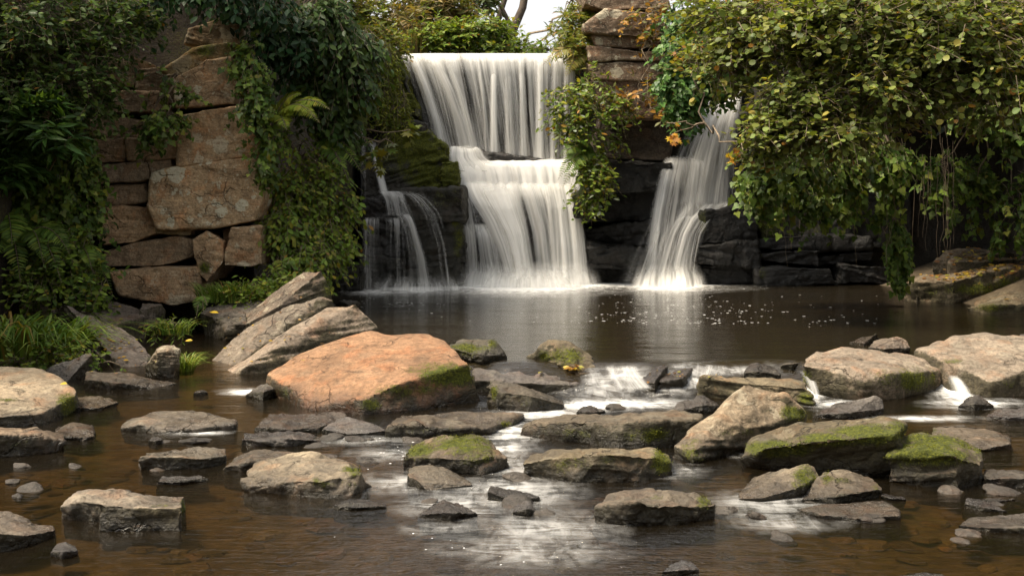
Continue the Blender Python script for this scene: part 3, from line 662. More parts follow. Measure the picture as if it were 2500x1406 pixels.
S('boulder', 'squat boulder with a yellow-green moss crown on the right', [(2166, 1176), (2250, 1189), (2340, 1197), (2402, 1180)], [(2166, 1110), (2250, 1100), (2340, 1112), (2401, 1132)], [(2174, 1070), (2250, 1061), (2330, 1072), (2388, 1096)], .85, (.19, .145, .09), moss=[(2240, 1095, 90, 34, 1.05), (2330, 1100, 50, 30, .7), (2385, 1110, 20, 30, .6)], tufts=2200)
S('stone_slab', 'pale flat slab behind the moss-crowned squat boulder', [(2290, 1092), (2400, 1103), (2472, 1096)], [(2274, 1064), (2400, 1096), (2468, 1082)], [(2276, 1038), (2330, 1035), (2420, 1042), (2464, 1065)], .75, (.36, .28, .19), moss=[(2280, 1048, 8, 12, .6)], rough=.7)
S('stone_slab', 'tan wedge rising to a mossy right corner in the right foreground', [(1799, 1219), (1860, 1225), (1950, 1216), (2006, 1190)], [(1801, 1215), (1860, 1214), (1945, 1190), (2006, 1160)], [(1838, 1166), (1970, 1127), (1992, 1135)], .55, (.34, .265, .175), moss=[(1965, 1160, 32, 24, .85)], tufts=400, wet=.1, rough=.8)
S('boulder', 'brown gabled rock touching the tan mossy wedge on its right', [(1952, 1225), (2040, 1233), (2152, 1216)], [(1954, 1216), (2050, 1206), (2156, 1192)], [(2010, 1156), (2060, 1149), (2122, 1165)], .55, (.26, .20, .13), moss=[(2018, 1168, 14, 14, .8), (2060, 1170, 30, 12, .5), (2140, 1180, 14, 14, .5)], tufts=250)
S('stone_slab', 'wet flat slab lying below the brown gabled rock', [(1945, 1244), (2000, 1264), (2080, 1273), (2198, 1270)], [(1945, 1239), (2010, 1256), (2100, 1264), (2199, 1256)], [(2000, 1232), (2090, 1228), (2156, 1220), (2194, 1240)], .55, (.25, .20, .14), wet=.55, rough=.6)
S('river_rock', 'smooth dark rock at the right edge near the bottom corner', [(2336, 1285), (2420, 1298), (2570, 1302)], [(2336, 1280), (2420, 1287), (2570, 1287)], [(2360, 1262), (2440, 1255), (2570, 1254)], .4, (.21, .17, .125), wet=.45, rough=.7)
S('river_rock', 'thin dark splinter above the smooth dark rock at the right edge', [(2353, 1236), (2400, 1247), (2462, 1251)], [(2355, 1230), (2400, 1239), (2460, 1247)], [(2362, 1216), (2385, 1218), (2450, 1242)], .25, (.13, .11, .09), wet=.6)
S('river_rock', 'narrow wet strip of rock right of the thin dark splinter', [(2395, 1222), (2440, 1228), (2482, 1220)], [(2396, 1218), (2440, 1222), (2482, 1215)], [(2400, 1212), (2440, 1212), (2478, 1210)], .25, (.15, .12, .09), wet=.8)
S('river_rock', 'thin dark stick-like stone touching the brown gabled rock on the right', [(2150, 1216), (2180, 1222), (2212, 1222)], [(2150, 1208), (2180, 1215), (2211, 1218)], [(2152, 1204), (2180, 1208), (2208, 1214)], .15, (.12, .10, .08), wet=.7)
S('stone_slab', 'dark layered slab at the right edge beside the moss-crowned boulder', [(2398, 1182), (2450, 1190), (2570, 1193)], [(2402, 1162), (2450, 1168), (2570, 1168)], [(2410, 1150), (2460, 1146), (2570, 1146)], .45, (.19, .155, .115), wet=.35)
S('river_rock', 'small dark pointed rock below the gap between the two big right boulders', [(2335, 995), (2380, 1002), (2428, 995)], [(2337, 990), (2380, 986), (2427, 990)], [(2365, 968), (2390, 965), (2412, 978)], .3, (.13, .11, .085), wet=.6)
S('river_rock', 'low wet grey stone at the right edge below the small dark pointed rock', [(2408, 1020), (2460, 1027), (2570, 1028)], [(2410, 1014), (2460, 1017), (2570, 1016)], [(2440, 998), (2480, 996), (2570, 996)], .4, (.25, .22, .19), wet=.6)
S('river_rock', 'blue-grey wet stone at the very bottom right of centre', [(1615, 1398), (1660, 1406), (1707, 1393)], [(1617, 1394), (1660, 1390), (1706, 1389)], [(1635, 1375), (1665, 1367), (1690, 1372)], .28, (.24, .22, .20), wet=.75, rough=.7)
S('river_rock', 'rough dark stone cut by the bottom edge at the right', [(2195, 1412), (2250, 1420), (2310, 1412)], [(2197, 1405), (2250, 1406), (2308, 1404)], [(2215, 1395), (2260, 1392), (2295, 1396)], .25, (.15, .125, .10), wet=.8)
S('river_rock', 'small rounded rock resting between the left fall and the ridge slab', [(820, 745), (850, 752), (880, 745)], [(820, 742), (850, 742), (880, 740)], [(830, 734), (855, 731), (872, 735)], .4, DRK, Y0=24.0, wet=.3)
# splintered slabs inside the rapids
S('river_rock', 'splintered black slab in the rapids nearest the peaked rock', [(1540, 940), (1600, 950), (1632, 925)], [(1540, 932), (1600, 930), (1632, 908)], [(1575, 908), (1610, 893), (1628, 895)], .4, (.11, .09, .075), Y0=15.0, wet=.8)
S('river_rock', 'splintered black slab with orange leaf bits on the right of the rapids', [(1610, 945), (1670, 945), (1700, 915)], [(1612, 930), (1665, 922), (1701, 898)], [(1625, 905), (1660, 893), (1698, 890)], .5, (.12, .095, .075), Y0=15.1, wet=.8)
S('river_rock', 'jagged black rock breaking the water above the flat brown slab', [(1812, 918), (1850, 922), (1905, 922)], [(1815, 910), (1850, 905), (1905, 915)], [(1830, 890), (1850, 887), (1890, 898)], .35, (.10, .08, .06), Y0=15.3, wet=.6)
S('river_rock', 'wet dark lip of rock at the left end of the humped boulder', [(1905, 895), (1935, 898), (1958, 892)], [(1908, 890), (1935, 888), (1958, 884)], [(1920, 882), (1945, 878), (1956, 879)], .35, (.16, .125, .085), Y0=15.6, wet=.7)

# slabs on the right bank, strewn with leaves
S('stone_slab', 'long mossy-edged slab jutting from the right bank into the pool', [(2210, 733), (2330, 740), (2440, 728), (2580, 700)], [(2209, 690), (2330, 682), (2420, 674), (2580, 660)], [(2260, 672), (2400, 655), (2480, 640), (2580, 632)], 1.2, (.24, .185, .12), Y0=25.0, moss=[(2400, 705, 90, 14, .75), (2480, 692, 50, 16, .8), (2280, 715, 30, 14, .4)], tufts=500, group='slabs on the right bank')
S('stone_slab', 'short slab lying on top of the long mossy-edged slab', [(2316, 668), (2400, 668), (2560, 655)], [(2316, 640), (2400, 637), (2560, 630)], [(2320, 632), (2420, 626), (2560, 622)], .9, (.25, .195, .13), Y0=26.2, group='slabs on the right bank')
S('boulder', 'leaf-covered slab at the top of the right bank pile', [(2282, 662), (2320, 665), (2500, 645)], [(2280, 636), (2320, 636), (2490, 630)], [(2310, 612), (2380, 600), (2480, 612)], 1.0, (.20, .155, .10), Y0=26.8, group='slabs on the right bank')
S('stone_slab', 'low mossy slab at the waterline in front of the right bank pile', [(2355, 758), (2420, 768), (2580, 764)], [(2356, 748), (2420, 745), (2580, 738)], [(2400, 730), (2470, 712), (2580, 706)], 1.2, (.21, .165, .10), Y0=22.6, moss=[(2430, 752, 60, 12, .5)], tufts=200, group='slabs on the right bank')
S('river_rock', 'small wet stone under the tip of the long mossy-edged slab', [(2214, 728), (2240, 735), (2265, 730)], [(2215, 724), (2240, 722), (2264, 724)], [(2225, 719), (2245, 718), (2260, 721)], .3, (.17, .13, .09), Y0=25.4, wet=.5, group='slabs on the right bank')

# ------------------------------------------------------------------ left rock face, block by block
OC = tag(empty('rock_outcrop', P(430, 745, 22.5)), 'sunlit brown outcrop of stacked sandstone blocks with pale lichen on the left', 'rock face')
def CB(poly, tint=BRN, dY=0.0, lichen=.35, **kw): block(poly, 22.4 + dY, 1.6, OC, tuple(c * f for c, f in zip(tint, (1.45, 1.40, 1.22))), lichen=lichen, rough=.55, smooth=1, tilt=kw.pop('tilt', .1), **kw)
B2 = (.225, .162, .112)
CB([(395, 175), (470, 118), (560, 105), (572, 135), (500, 155), (420, 190)], (.20, .145, .075), .15, moss=[(520, 125, 60, 20, .6)])
CB([(425, 195), (500, 148), (563, 140), (589, 195), (570, 254), (430, 262)], BRN, .05, .95, moss=[(560, 165, 30, 30, .3)])
CB([(440, 282), (520, 268), (603, 257), (626, 300), (639, 362), (620, 380), (435, 406)], (.29, .20, .125), .0, .6)
CB([(372, 425), (432, 408), (636, 382), (641, 490), (622, 538), (525, 556), (385, 560), (363, 505)], (.29, .205, .13), -.05, 1.0)
CB([(224, 222), (388, 225), (391, 272), (228, 279)], B2, .15, .5)
CB([(218, 286), (290, 284), (430, 318), (432, 340), (220, 333)], B2, .2, .3)
CB([(216, 338), (300, 336), (306, 394), (218, 398)], B2, .1, .3)
CB([(305, 338), (434, 346), (436, 388), (312, 392)], B2, .08, .3)
CB([(212, 402), (300, 396), (419, 387), (421, 430), (330, 443), (214, 450)], (.20, .15, .11), .02, .3)
CB([(218, 456), (300, 448), (352, 450), (361, 490), (300, 500), (225, 505)], B2, .12, .3)
CB([(228, 512), (300, 502), (385, 510), (383, 570), (330, 592), (245, 600)], BRN, .02, .3)
CB([(375, 548), (470, 560), (462, 575), (380, 572)], (.19, .15, .10), .1, .2)
CB([(250, 612), (330, 588), (420, 575), (480, 588), (470, 628), (400, 650), (258, 655)], (.20, .145, .10), .08, .3)
CB([(470, 590), (505, 566), (543, 590), (546, 640), (505, 690), (482, 668)], BRN, -.05, .8, moss=[(500, 655, 16, 14, .6)])
CB([(565, 556), (634, 552), (640, 645), (610, 652), (548, 648), (546, 622), (572, 610)], BRN, .0, .6)
CB([(545, 560), (570, 556), (572, 640), (548, 640)], (.12, .085, .055), .35, .1)
CB([(268, 665), (360, 655), (478, 652), (487, 690), (480, 738), (420, 746), (290, 720)], BRN, -.25, .5, moss=[(375, 680, 40, 22, .3)])
CB([(225, 150), (330, 140), (330, 210), (225, 215)], (.15, .11, .07), .35, .3)
CB([(330, 170), (430, 160), (430, 260), (395, 270), (330, 225)], (.12, .085, .055), .4, .3)
CB([(560, 40), (585, 30), (600, 105), (575, 115), (450, 110), (460, 70)], (.16, .115, .07), .3, .5)

# moss-topped ledges between the left fall and the main fall
LD = tag(empty('mossy_ledge', P(1040, 700, 30)), 'dark wet ledges with green moss tops between the left trickle and the main fall', 'rock face')
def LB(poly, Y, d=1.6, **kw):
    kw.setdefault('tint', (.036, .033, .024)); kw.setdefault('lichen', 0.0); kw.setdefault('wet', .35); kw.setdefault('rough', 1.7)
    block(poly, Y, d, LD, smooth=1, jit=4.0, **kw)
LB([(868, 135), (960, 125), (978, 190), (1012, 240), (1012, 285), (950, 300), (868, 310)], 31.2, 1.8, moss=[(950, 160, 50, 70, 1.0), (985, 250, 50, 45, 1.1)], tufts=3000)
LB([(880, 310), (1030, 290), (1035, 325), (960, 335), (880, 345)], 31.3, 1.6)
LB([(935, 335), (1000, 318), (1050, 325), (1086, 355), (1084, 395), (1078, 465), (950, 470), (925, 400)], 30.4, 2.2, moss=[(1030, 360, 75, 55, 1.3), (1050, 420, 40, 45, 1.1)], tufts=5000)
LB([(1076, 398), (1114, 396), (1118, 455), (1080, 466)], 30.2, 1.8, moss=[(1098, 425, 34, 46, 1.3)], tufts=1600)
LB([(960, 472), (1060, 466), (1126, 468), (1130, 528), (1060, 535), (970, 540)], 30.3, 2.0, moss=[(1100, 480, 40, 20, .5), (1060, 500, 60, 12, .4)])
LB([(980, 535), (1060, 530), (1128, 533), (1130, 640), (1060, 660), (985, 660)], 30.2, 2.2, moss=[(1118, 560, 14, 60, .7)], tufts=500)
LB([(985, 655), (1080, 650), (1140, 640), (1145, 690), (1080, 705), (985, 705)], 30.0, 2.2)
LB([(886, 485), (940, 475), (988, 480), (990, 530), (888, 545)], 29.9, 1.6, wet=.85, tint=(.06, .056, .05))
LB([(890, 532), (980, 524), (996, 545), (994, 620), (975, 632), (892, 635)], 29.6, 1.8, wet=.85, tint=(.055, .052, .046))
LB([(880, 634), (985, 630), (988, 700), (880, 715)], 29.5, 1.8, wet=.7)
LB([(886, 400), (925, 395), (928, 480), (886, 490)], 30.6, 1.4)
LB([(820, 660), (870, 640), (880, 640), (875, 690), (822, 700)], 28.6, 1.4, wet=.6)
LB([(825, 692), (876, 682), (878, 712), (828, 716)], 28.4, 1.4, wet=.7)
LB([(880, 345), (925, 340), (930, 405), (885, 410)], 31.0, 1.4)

# steps under the main fall
ST = tag(empty('fall_steps', P(1270, 690, 31)), 'dark wet rock steps showing through the white water of the main fall', 'rock face')
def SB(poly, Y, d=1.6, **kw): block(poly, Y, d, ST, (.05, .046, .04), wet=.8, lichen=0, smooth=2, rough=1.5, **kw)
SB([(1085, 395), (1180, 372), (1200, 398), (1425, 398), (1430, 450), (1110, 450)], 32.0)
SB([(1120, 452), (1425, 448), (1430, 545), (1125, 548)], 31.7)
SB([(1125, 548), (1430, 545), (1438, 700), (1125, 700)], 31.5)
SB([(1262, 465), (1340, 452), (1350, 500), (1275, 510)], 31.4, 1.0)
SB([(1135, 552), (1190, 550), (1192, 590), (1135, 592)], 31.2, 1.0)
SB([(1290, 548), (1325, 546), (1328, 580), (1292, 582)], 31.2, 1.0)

# pier of stacked blocks right of the main fall
PR = tag(empty('rock_pier', P(1530, 680, 31.5)), 'tall pier of stacked brown and black blocks between the main fall and the right fall', 'rock face')
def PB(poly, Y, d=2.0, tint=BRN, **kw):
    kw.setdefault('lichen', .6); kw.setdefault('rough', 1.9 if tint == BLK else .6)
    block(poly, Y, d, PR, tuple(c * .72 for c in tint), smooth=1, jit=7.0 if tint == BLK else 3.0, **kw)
PB([(1418, -25), (1620, -40), (1640, 18), (1560, 28), (1480, 25), (1425, 12)], 31.0)
PB([(1430, 62), (1475, 28), (1600, 34), (1640, 70), (1600, 95), (1520, 82), (1432, 76)], 31.1)
PB([(1445, 84), (1520, 86), (1640, 98), (1640, 124), (1560, 122), (1460, 112)], 31.2)
PB([(1434, 116), (1520, 118), (1650, 130), (1650, 150), (1440, 150)], 31.1)
PB([(1436, 150), (1640, 152), (1640, 196), (1450, 192)], 31.15)
PB([(1452, 194), (1640, 198), (1650, 290), (1480, 290)], 31.4, tint=(.16, .10, .06), lichen=.2)
PB([(1470, 290), (1650, 290), (1635, 390), (1440, 390)], 31.5, tint=(.08, .06, .042), lichen=.0, mossall=.2)
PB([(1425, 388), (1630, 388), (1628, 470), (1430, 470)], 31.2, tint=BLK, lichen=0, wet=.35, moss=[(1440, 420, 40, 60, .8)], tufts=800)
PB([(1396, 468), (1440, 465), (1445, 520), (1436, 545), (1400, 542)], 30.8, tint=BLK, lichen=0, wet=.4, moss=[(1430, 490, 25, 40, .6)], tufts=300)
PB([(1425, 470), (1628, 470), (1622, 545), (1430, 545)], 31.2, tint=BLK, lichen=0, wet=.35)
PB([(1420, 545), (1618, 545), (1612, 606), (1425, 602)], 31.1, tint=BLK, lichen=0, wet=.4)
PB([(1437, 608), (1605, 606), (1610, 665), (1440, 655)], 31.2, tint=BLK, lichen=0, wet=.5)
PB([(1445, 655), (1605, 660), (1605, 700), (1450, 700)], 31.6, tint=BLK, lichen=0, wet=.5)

# black stacked ledges right of the right fall
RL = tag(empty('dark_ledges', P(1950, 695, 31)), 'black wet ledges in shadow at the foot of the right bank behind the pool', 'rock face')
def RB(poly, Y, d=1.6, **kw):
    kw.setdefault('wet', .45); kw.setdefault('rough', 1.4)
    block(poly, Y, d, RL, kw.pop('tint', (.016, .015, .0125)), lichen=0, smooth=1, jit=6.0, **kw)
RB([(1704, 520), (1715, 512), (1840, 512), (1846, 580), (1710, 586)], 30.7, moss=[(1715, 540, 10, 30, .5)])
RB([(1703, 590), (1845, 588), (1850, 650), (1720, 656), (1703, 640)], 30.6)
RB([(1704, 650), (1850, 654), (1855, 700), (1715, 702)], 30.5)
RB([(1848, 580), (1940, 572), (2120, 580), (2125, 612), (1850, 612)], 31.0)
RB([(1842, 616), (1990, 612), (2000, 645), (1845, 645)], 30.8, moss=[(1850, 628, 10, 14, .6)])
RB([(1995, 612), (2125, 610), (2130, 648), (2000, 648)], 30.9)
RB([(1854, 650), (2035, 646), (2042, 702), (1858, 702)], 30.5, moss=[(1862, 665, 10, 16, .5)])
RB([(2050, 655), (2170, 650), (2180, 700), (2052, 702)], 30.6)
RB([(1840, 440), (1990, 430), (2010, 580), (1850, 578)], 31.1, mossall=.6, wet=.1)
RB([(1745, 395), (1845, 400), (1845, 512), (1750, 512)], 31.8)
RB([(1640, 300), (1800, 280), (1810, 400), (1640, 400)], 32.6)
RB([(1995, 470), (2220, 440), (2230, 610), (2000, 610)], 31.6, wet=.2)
finish_rocks()

# ------------------------------------------------------------------ falling water
def smooth1(a, it=6):
    a = np.array(a, float)
    for _ in range(it):
        b = a.copy(); b[1:-1] = 0.25 * a[:-2] + 0.5 * a[1:-1] + 0.25 * a[2:]; a = b
    return a
def sheet(parent, name, rows, dens=0.6, seed=0, nu=48, nv=70, bulge=0.12, top=0.0, bot=0.03, ew=0.10, fold=0.05):
    """rows: (py, left px, right px, depth) down the stream of water"""
    rows = np.array(rows, float)
    s = np.concatenate(([0], np.cumsum(np.hypot(np.diff(rows[:, 0]), np.diff(rows[:, 1:3].mean(1)) * .6) + 1)))
    v = np.linspace(0, 1, nv); sv = v * s[-1]
    py, xl, xr, Y = [smooth1(np.interp(sv, s, rows[:, k]), 8) for k in range(4)]
    dn = np.interp(v, np.linspace(0, 1, len(np.atleast_1d(dens))), np.atleast_1d(dens)) if np.ndim(dens) else np.full(nv, dens)
    u = np.linspace(0, 1, nu)
    U, Vv = np.meshgrid(u, v)
    X = xl[:, None] + (xr - xl)[:, None] * U
    Yd = Y[:, None] - bulge * np.sin(np.pi * U) * np.minimum(1, Vv * 4)
    wid = float(np.mean(xr - xl)) * float(Y.mean()) / FPX
    um = U * wid
    Yd = Yd + fold * fbm(np.stack((um.ravel() * 5 + seed * 7.7, Vv.ravel() * 0.8, np.full(U.size, seed * 3.1)), 1), 3).reshape(U.shape) * 2
    Z = ZC - (py[:, None] - HZ) * Y[:, None] / FPX
    W = np.stack(((X - 1250) * Y[:, None] / FPX, Yd, Z + 0 * U), -1).reshape(-1, 3)
    i = np.arange(nu * nv).reshape(nv, nu)
    F = np.stack((i[:-1, :-1], i[1:, :-1], i[1:, 1:], i[:-1, 1:]), -1).reshape(-1, 4)
    me = mesh_from(name, W, F.ravel(), np.full(len(F), 4))
    edge = np.clip(np.minimum(U, 1 - U) / ew, 0, 1)
    edge = edge * edge * (3 - 2 * edge)
    if top > 0: edge = edge * np.clip(Vv / top, 0, 1)
    if bot > 0: edge = edge * np.clip((1 - Vv) / bot, 0, 1)
    vattr(me, 'edge', edge.ravel()); vattr(me, 'dens', (dn[:, None] + 0 * U).ravel())
    ln = s[-1] * float(Y.mean()) / FPX
    uvl = me.uv_layers.new(name='flow')
    vi = np.empty(len(me.loops), np.int32); me.loops.foreach_get('vertex_index', vi)
    uv = np.stack((um.ravel() + seed * 13.7, Vv.ravel() * ln + seed * 5.1), 1)[vi]
    uvl.data.foreach_set('uv', uv.astype(np.float32).ravel())
    return put(name, me, M['fall'], parent)

MF = tag(empty('waterfall', P(1290, 690, 31)), 'wide white main waterfall dropping in two tiers in the middle', 'waterfall')
UP = [(131, 978, 1412, 33.2), (134, 978, 1412, 32.75), (142, 982, 1410, 32.55), (170, 992, 1408, 32.45), (230, 1014, 1405, 32.4), (300, 1036, 1402, 32.3), (360, 1052, 1402, 32.25), (395, 1062, 1402, 32.2)]
sheet(MF, 'curtain', UP, [.85, .40, .22, .18, .22, .38], 1, 120, 80, .0, 0, .02, .012, .03)
sheet(MF, 'curtain', [(a, b + 2, c - 4, d - .12) for a, b, c, d in UP], [.4, .22, .08, .06, .1, .22], 2, 120, 80, .0, 0, .03, .015, .04)
for k, (xt, xb, w, dd) in enumerate([(1005, 1085, 34, .75), (1052, 1148, 40, .95), (1085, 1165, 24, .55), (1165, 1192, 16, .5), (1205, 1206, 22, .95), (1238, 1246, 26, .6), (1272, 1280, 20, .75), (1318, 1318, 24, .7), (1355, 1352, 22, .55), (1385, 1382, 16, .5)]):
    sheet(MF, 'strand', [(133, xt - w * .6, xt + w * .6, 32.75), (150, xt - w * .5 + .1 * (xb - xt), xt + w * .5 + .1 * (xb - xt), 32.4), (220, xt + .45 * (xb - xt) - w * .5, xt + .45 * (xb - xt) + w * .5, 32.25), (300, xt + .75 * (xb - xt) - w * .55, xt + .75 * (xb - xt) + w * .55, 32.15), (394, xb - w * .7, xb + w * .7, 32.05)],
          dd * .85, 20 + k, 14, 60, .05, .02, .02, .4, .02)
# second tier
sheet(MF, 'ledge_water', [(356, 1096, 1165, 32.15), (366, 1092, 1180, 31.95), (385, 1086, 1190, 31.8), (400, 1084, 1215, 31.7), (420, 1090, 1230, 31.6)], [.9, .8, .75], 4, 40, 40, .1, .05, .05, .15)
sheet(MF, 'ledge_water', [(386, 1080, 1415, 32.2), (394, 1085, 1418, 31.85), (402, 1100, 1418, 31.6), (425, 1110, 1420, 31.45), (460, 1118, 1422, 31.3), (490, 1122, 1424, 31.2)], [1.3, 1.25, 1.05, 1.0, .95, .7], 5, 90, 50, .0, .06, .15, .04)
sheet(MF, 'jet', [(440, 1120, 1270, 31.4), (458, 1122, 1275, 31.2), (490, 1140, 1280, 31.0), (540, 1175, 1290, 30.85), (600, 1205, 1300, 30.75), (650, 1222, 1308, 30.7), (692, 1232, 1315, 30.65)], [.9, .95, 1.0, .95, .95, 1.0], 6, 50, 70, .15, .05, .02, .14)
sheet(MF, 'jet', [(470, 1118, 1200, 31.3), (500, 1124, 1230, 31.1), (550, 1128, 1262, 30.95), (620, 1130, 1285, 30.85), (692, 1130, 1300, 30.8)], [.5, .4, .28, .22, .3], 7, 60, 70, .12, .05, .02, .08)
sheet(MF, 'curtain', [(445, 1258, 1412, 31.35), (456, 1260, 1416, 31.2), (480, 1272, 1420, 31.1), (560, 1295, 1428, 31.0), (640, 1305, 1436, 30.95), (692, 1310, 1442, 30.9)], [.85, .75, .62, .58, .6, .75], 8, 80, 70, .08, .05, .02, .05)
sheet(MF, 'curtain', [(448, 1320, 1412, 31.15), (500, 1332, 1420, 31.0), (600, 1340, 1432, 30.85), (692, 1345, 1440, 30.8)], [.8, .7, .65, .7], 9, 50, 60, .1, .05, .02, .1)
sheet(MF, 'step_water', [(545, 1126, 1200, 31.1), (551, 1124, 1210, 30.9), (575, 1126, 1225, 30.8), (640, 1128, 1240, 30.7), (692, 1130, 1255, 30.65)], [.85, .5, .3, .24, .3], 10, 50, 60, .08, .05, .02, .06)
sheet(MF, 'jet', [(452, 1150, 1262, 31.1), (500, 1180, 1275, 30.85), (570, 1225, 1292, 30.65), (640, 1248, 1300, 30.55), (692, 1255, 1305, 30.5)], [.9, .95, .95, 1.0, 1.0], 11, 30, 60, .1, .08, .02, .3)

RF = tag(empty('waterfall', P(1650, 690, 31.5)), 'narrower pale waterfall fanning out under the leaves on the right', 'waterfall')
sheet(RF, 'curtain', [(222, 1760, 1815, 33.2), (236, 1742, 1812, 32.8), (262, 1712, 1810, 32.4), (300, 1682, 1806, 32.1), (345, 1660, 1802, 31.9), (385, 1642, 1800, 31.8), (450, 1628, 1800, 31.6), (512, 1618, 1795, 31.4)], [.9, .8, .62, .5, .42, .4, .4, .5], 31, 80, 70, .15, .02, .05, .10)
sheet(RF, 'curtain', [(236, 1750, 1805, 32.6), (300, 1700, 1795, 31.9), (385, 1668, 1785, 31.5), (450, 1650, 1775, 31.3), (512, 1640, 1768, 31.1)], [.8, .55, .4, .3, .35], 32, 60, 60, .15, .05, .08, .2)
sheet(RF, 'step_water', [(380, 1625, 1720, 31.6), (388, 1618, 1728, 31.3), (440, 1602, 1725, 31.0), (520, 1585, 1715, 30.85), (610, 1572, 1705, 30.75), (692, 1562, 1702, 30.7)], [.7, .55, .5, .48, .46, .55], 33, 60, 70, .12, .06, .02, .16)
sheet(RF, 'jet', [(490, 1668, 1795, 31.25), (506, 1655, 1785, 31.0), (530, 1640, 1748, 30.8), (570, 1622, 1722, 30.65), (630, 1602, 1712, 30.55), (692, 1584, 1708, 30.5)], [.6, .5, .42, .4, .38, .5], 34, 60, 70, .12, .06, .02, .16)
sheet(RF, 'spray', [(500, 1600, 1690, 31.0), (560, 1560, 1680, 30.8), (620, 1530, 1660, 30.65), (692, 1500, 1650, 30.6)], [.1, .16, .16, .25], 35, 60, 60, .1, .2, .04, .45)

LF = tag(empty('waterfall', P(960, 700, 29.5)), 'thin trickling waterfall splashing down black steps on the left', 'waterfall')
sheet(LF, 'jet', [(335, 895, 920, 31.3), (350, 898, 922, 30.9), (400, 908, 932, 30.6), (440, 918, 942, 30.3), (474, 924, 952, 30.0)], [.5, .55, .65, .75, .85], 41, 20, 50, .06, .1, .03, .3)
sheet(LF, 'jet', [(466, 922, 975, 29.95), (472, 925, 990, 29.7), (490, 935, 992, 29.6), (528, 940, 1000, 29.45)], [.75, .5, .35, .3], 42, 30, 40, .08, .05, .05, .2)
sheet(LF, 'jet', [(520, 960, 1000, 29.5), (530, 975, 1010, 29.3), (560, 985, 1020, 29.2), (620, 994, 1040, 29.1), (700, 998, 1058, 29.05)], [.7, .55, .42, .36, .4], 43, 24, 50, .06, .05, .03, .25)
sheet(LF, 'veil', [(530, 888, 985, 29.45), (545, 884, 990, 29.2), (620, 882, 992, 29.15), (708, 880, 994, 29.1)], [.4, .16, .08, .15], 44, 60, 50, .05, .03, .03, .1)
sheet(LF, 'spray', [(466, 945, 1010, 29.8), (480, 950, 1060, 29.6), (520, 965, 1100, 29.4), (600, 985, 1125, 29.25), (705, 990, 1140, 29.2)], [.2, -.05, -.15, -.2, -.15], 45, 60, 60, .1, .05, .03, .3)
sheet(LF, 'veil', [(300, 878, 893, 31.0), (400, 880, 894, 30.6), (500, 882, 895, 30.2)], [.35, .2, .1], 46, 12, 40, .03, .1, .1, .3)
for k, (x0, x1, ya, yb, Yd, dd) in enumerate([(1100, 1480, 636, 706, 30.1, .8), (1150, 1420, 655, 710, 29.9, .9), (1530, 1735, 640, 706, 30.2, .8), (890, 1150, 670, 718, 28.9, .5)]):
    sheet((MF, MF, RF, LF)[k], 'mist', [(ya, x0 + 30, x1 - 30, Yd + .2), ((ya + yb) / 2, x0 + 10, x1 - 10, Yd), (yb, x0, x1, Yd - .3)], [dd * .6, dd, dd * 1.1], 60 + k, 90, 30, .1, .75, .15, .2, .12)
# gap cascades between boulders
GC = tag(empty('cascade', P(1990, 985, 14.6)), 'little spout of white water in the gap left of the humped boulder', 'cascade', 'spouts between the boulders')
sheet(GC, 'jet', [(905, 1945, 1978, 15.6), (915, 1958, 1988, 15.2), (945, 1972, 2000, 14.7), (985, 1985, 2010, 14.4)], [.55, .5, .45, .4], 51, 20, 40, .05, .2, .2, .45)
GC = tag(empty('cascade', P(2340, 975, 15.0)), 'little spout of white water between the two big right boulders', 'cascade', 'spouts between the boulders')
sheet(GC, 'jet', [(912, 2308, 2332, 15.6), (922, 2308, 2345, 15.2), (945, 2315, 2365, 14.9), (982, 2322, 2385, 14.5)], [.6, .55, .5, .42], 52, 20, 40, .06, .2, .2, .45)
GC = tag(empty('cascade', P(1530, 975, 14.5)), 'white rapids tumbling over the weir in the centre', 'cascade')
sheet(GC, 'rapid', [(893, 1468, 1560, 15.5), (905, 1475, 1562, 15.2), (930, 1490, 1580, 15.0), (950, 1500, 1600, 14.75)], [.2, .22, .28, .28], 53, 40, 40, .05, .1, .1, .2)
sheet(GC, 'rapid', [(890, 1715, 1830, 15.55), (900, 1712, 1835, 15.3), (918, 1700, 1830, 15.1)], [.18, .2, .18], 55, 40, 30, .02, .15, .15, .2)
# upper stream above the lip
bm = bmesh.new()
vs = [bm.verts.new(p) for p in ((-2.95, 32.95, 5.975), (1.75, 32.95, 5.975), (2.6, 44, 6.0), (-4.5, 44, 6.0))]; bm.faces.new(vs)
me = bpy.data.meshes.new('upper_stream'); bm.to_mesh(me); bm.free()
vattr(me, 'foam', [0] * 4); vattr(me, 'ripple', [.3] * 4); vattr(me, 'deep', [.6] * 4)
tag(put('upper_stream', me, M['water']), kind='structure')

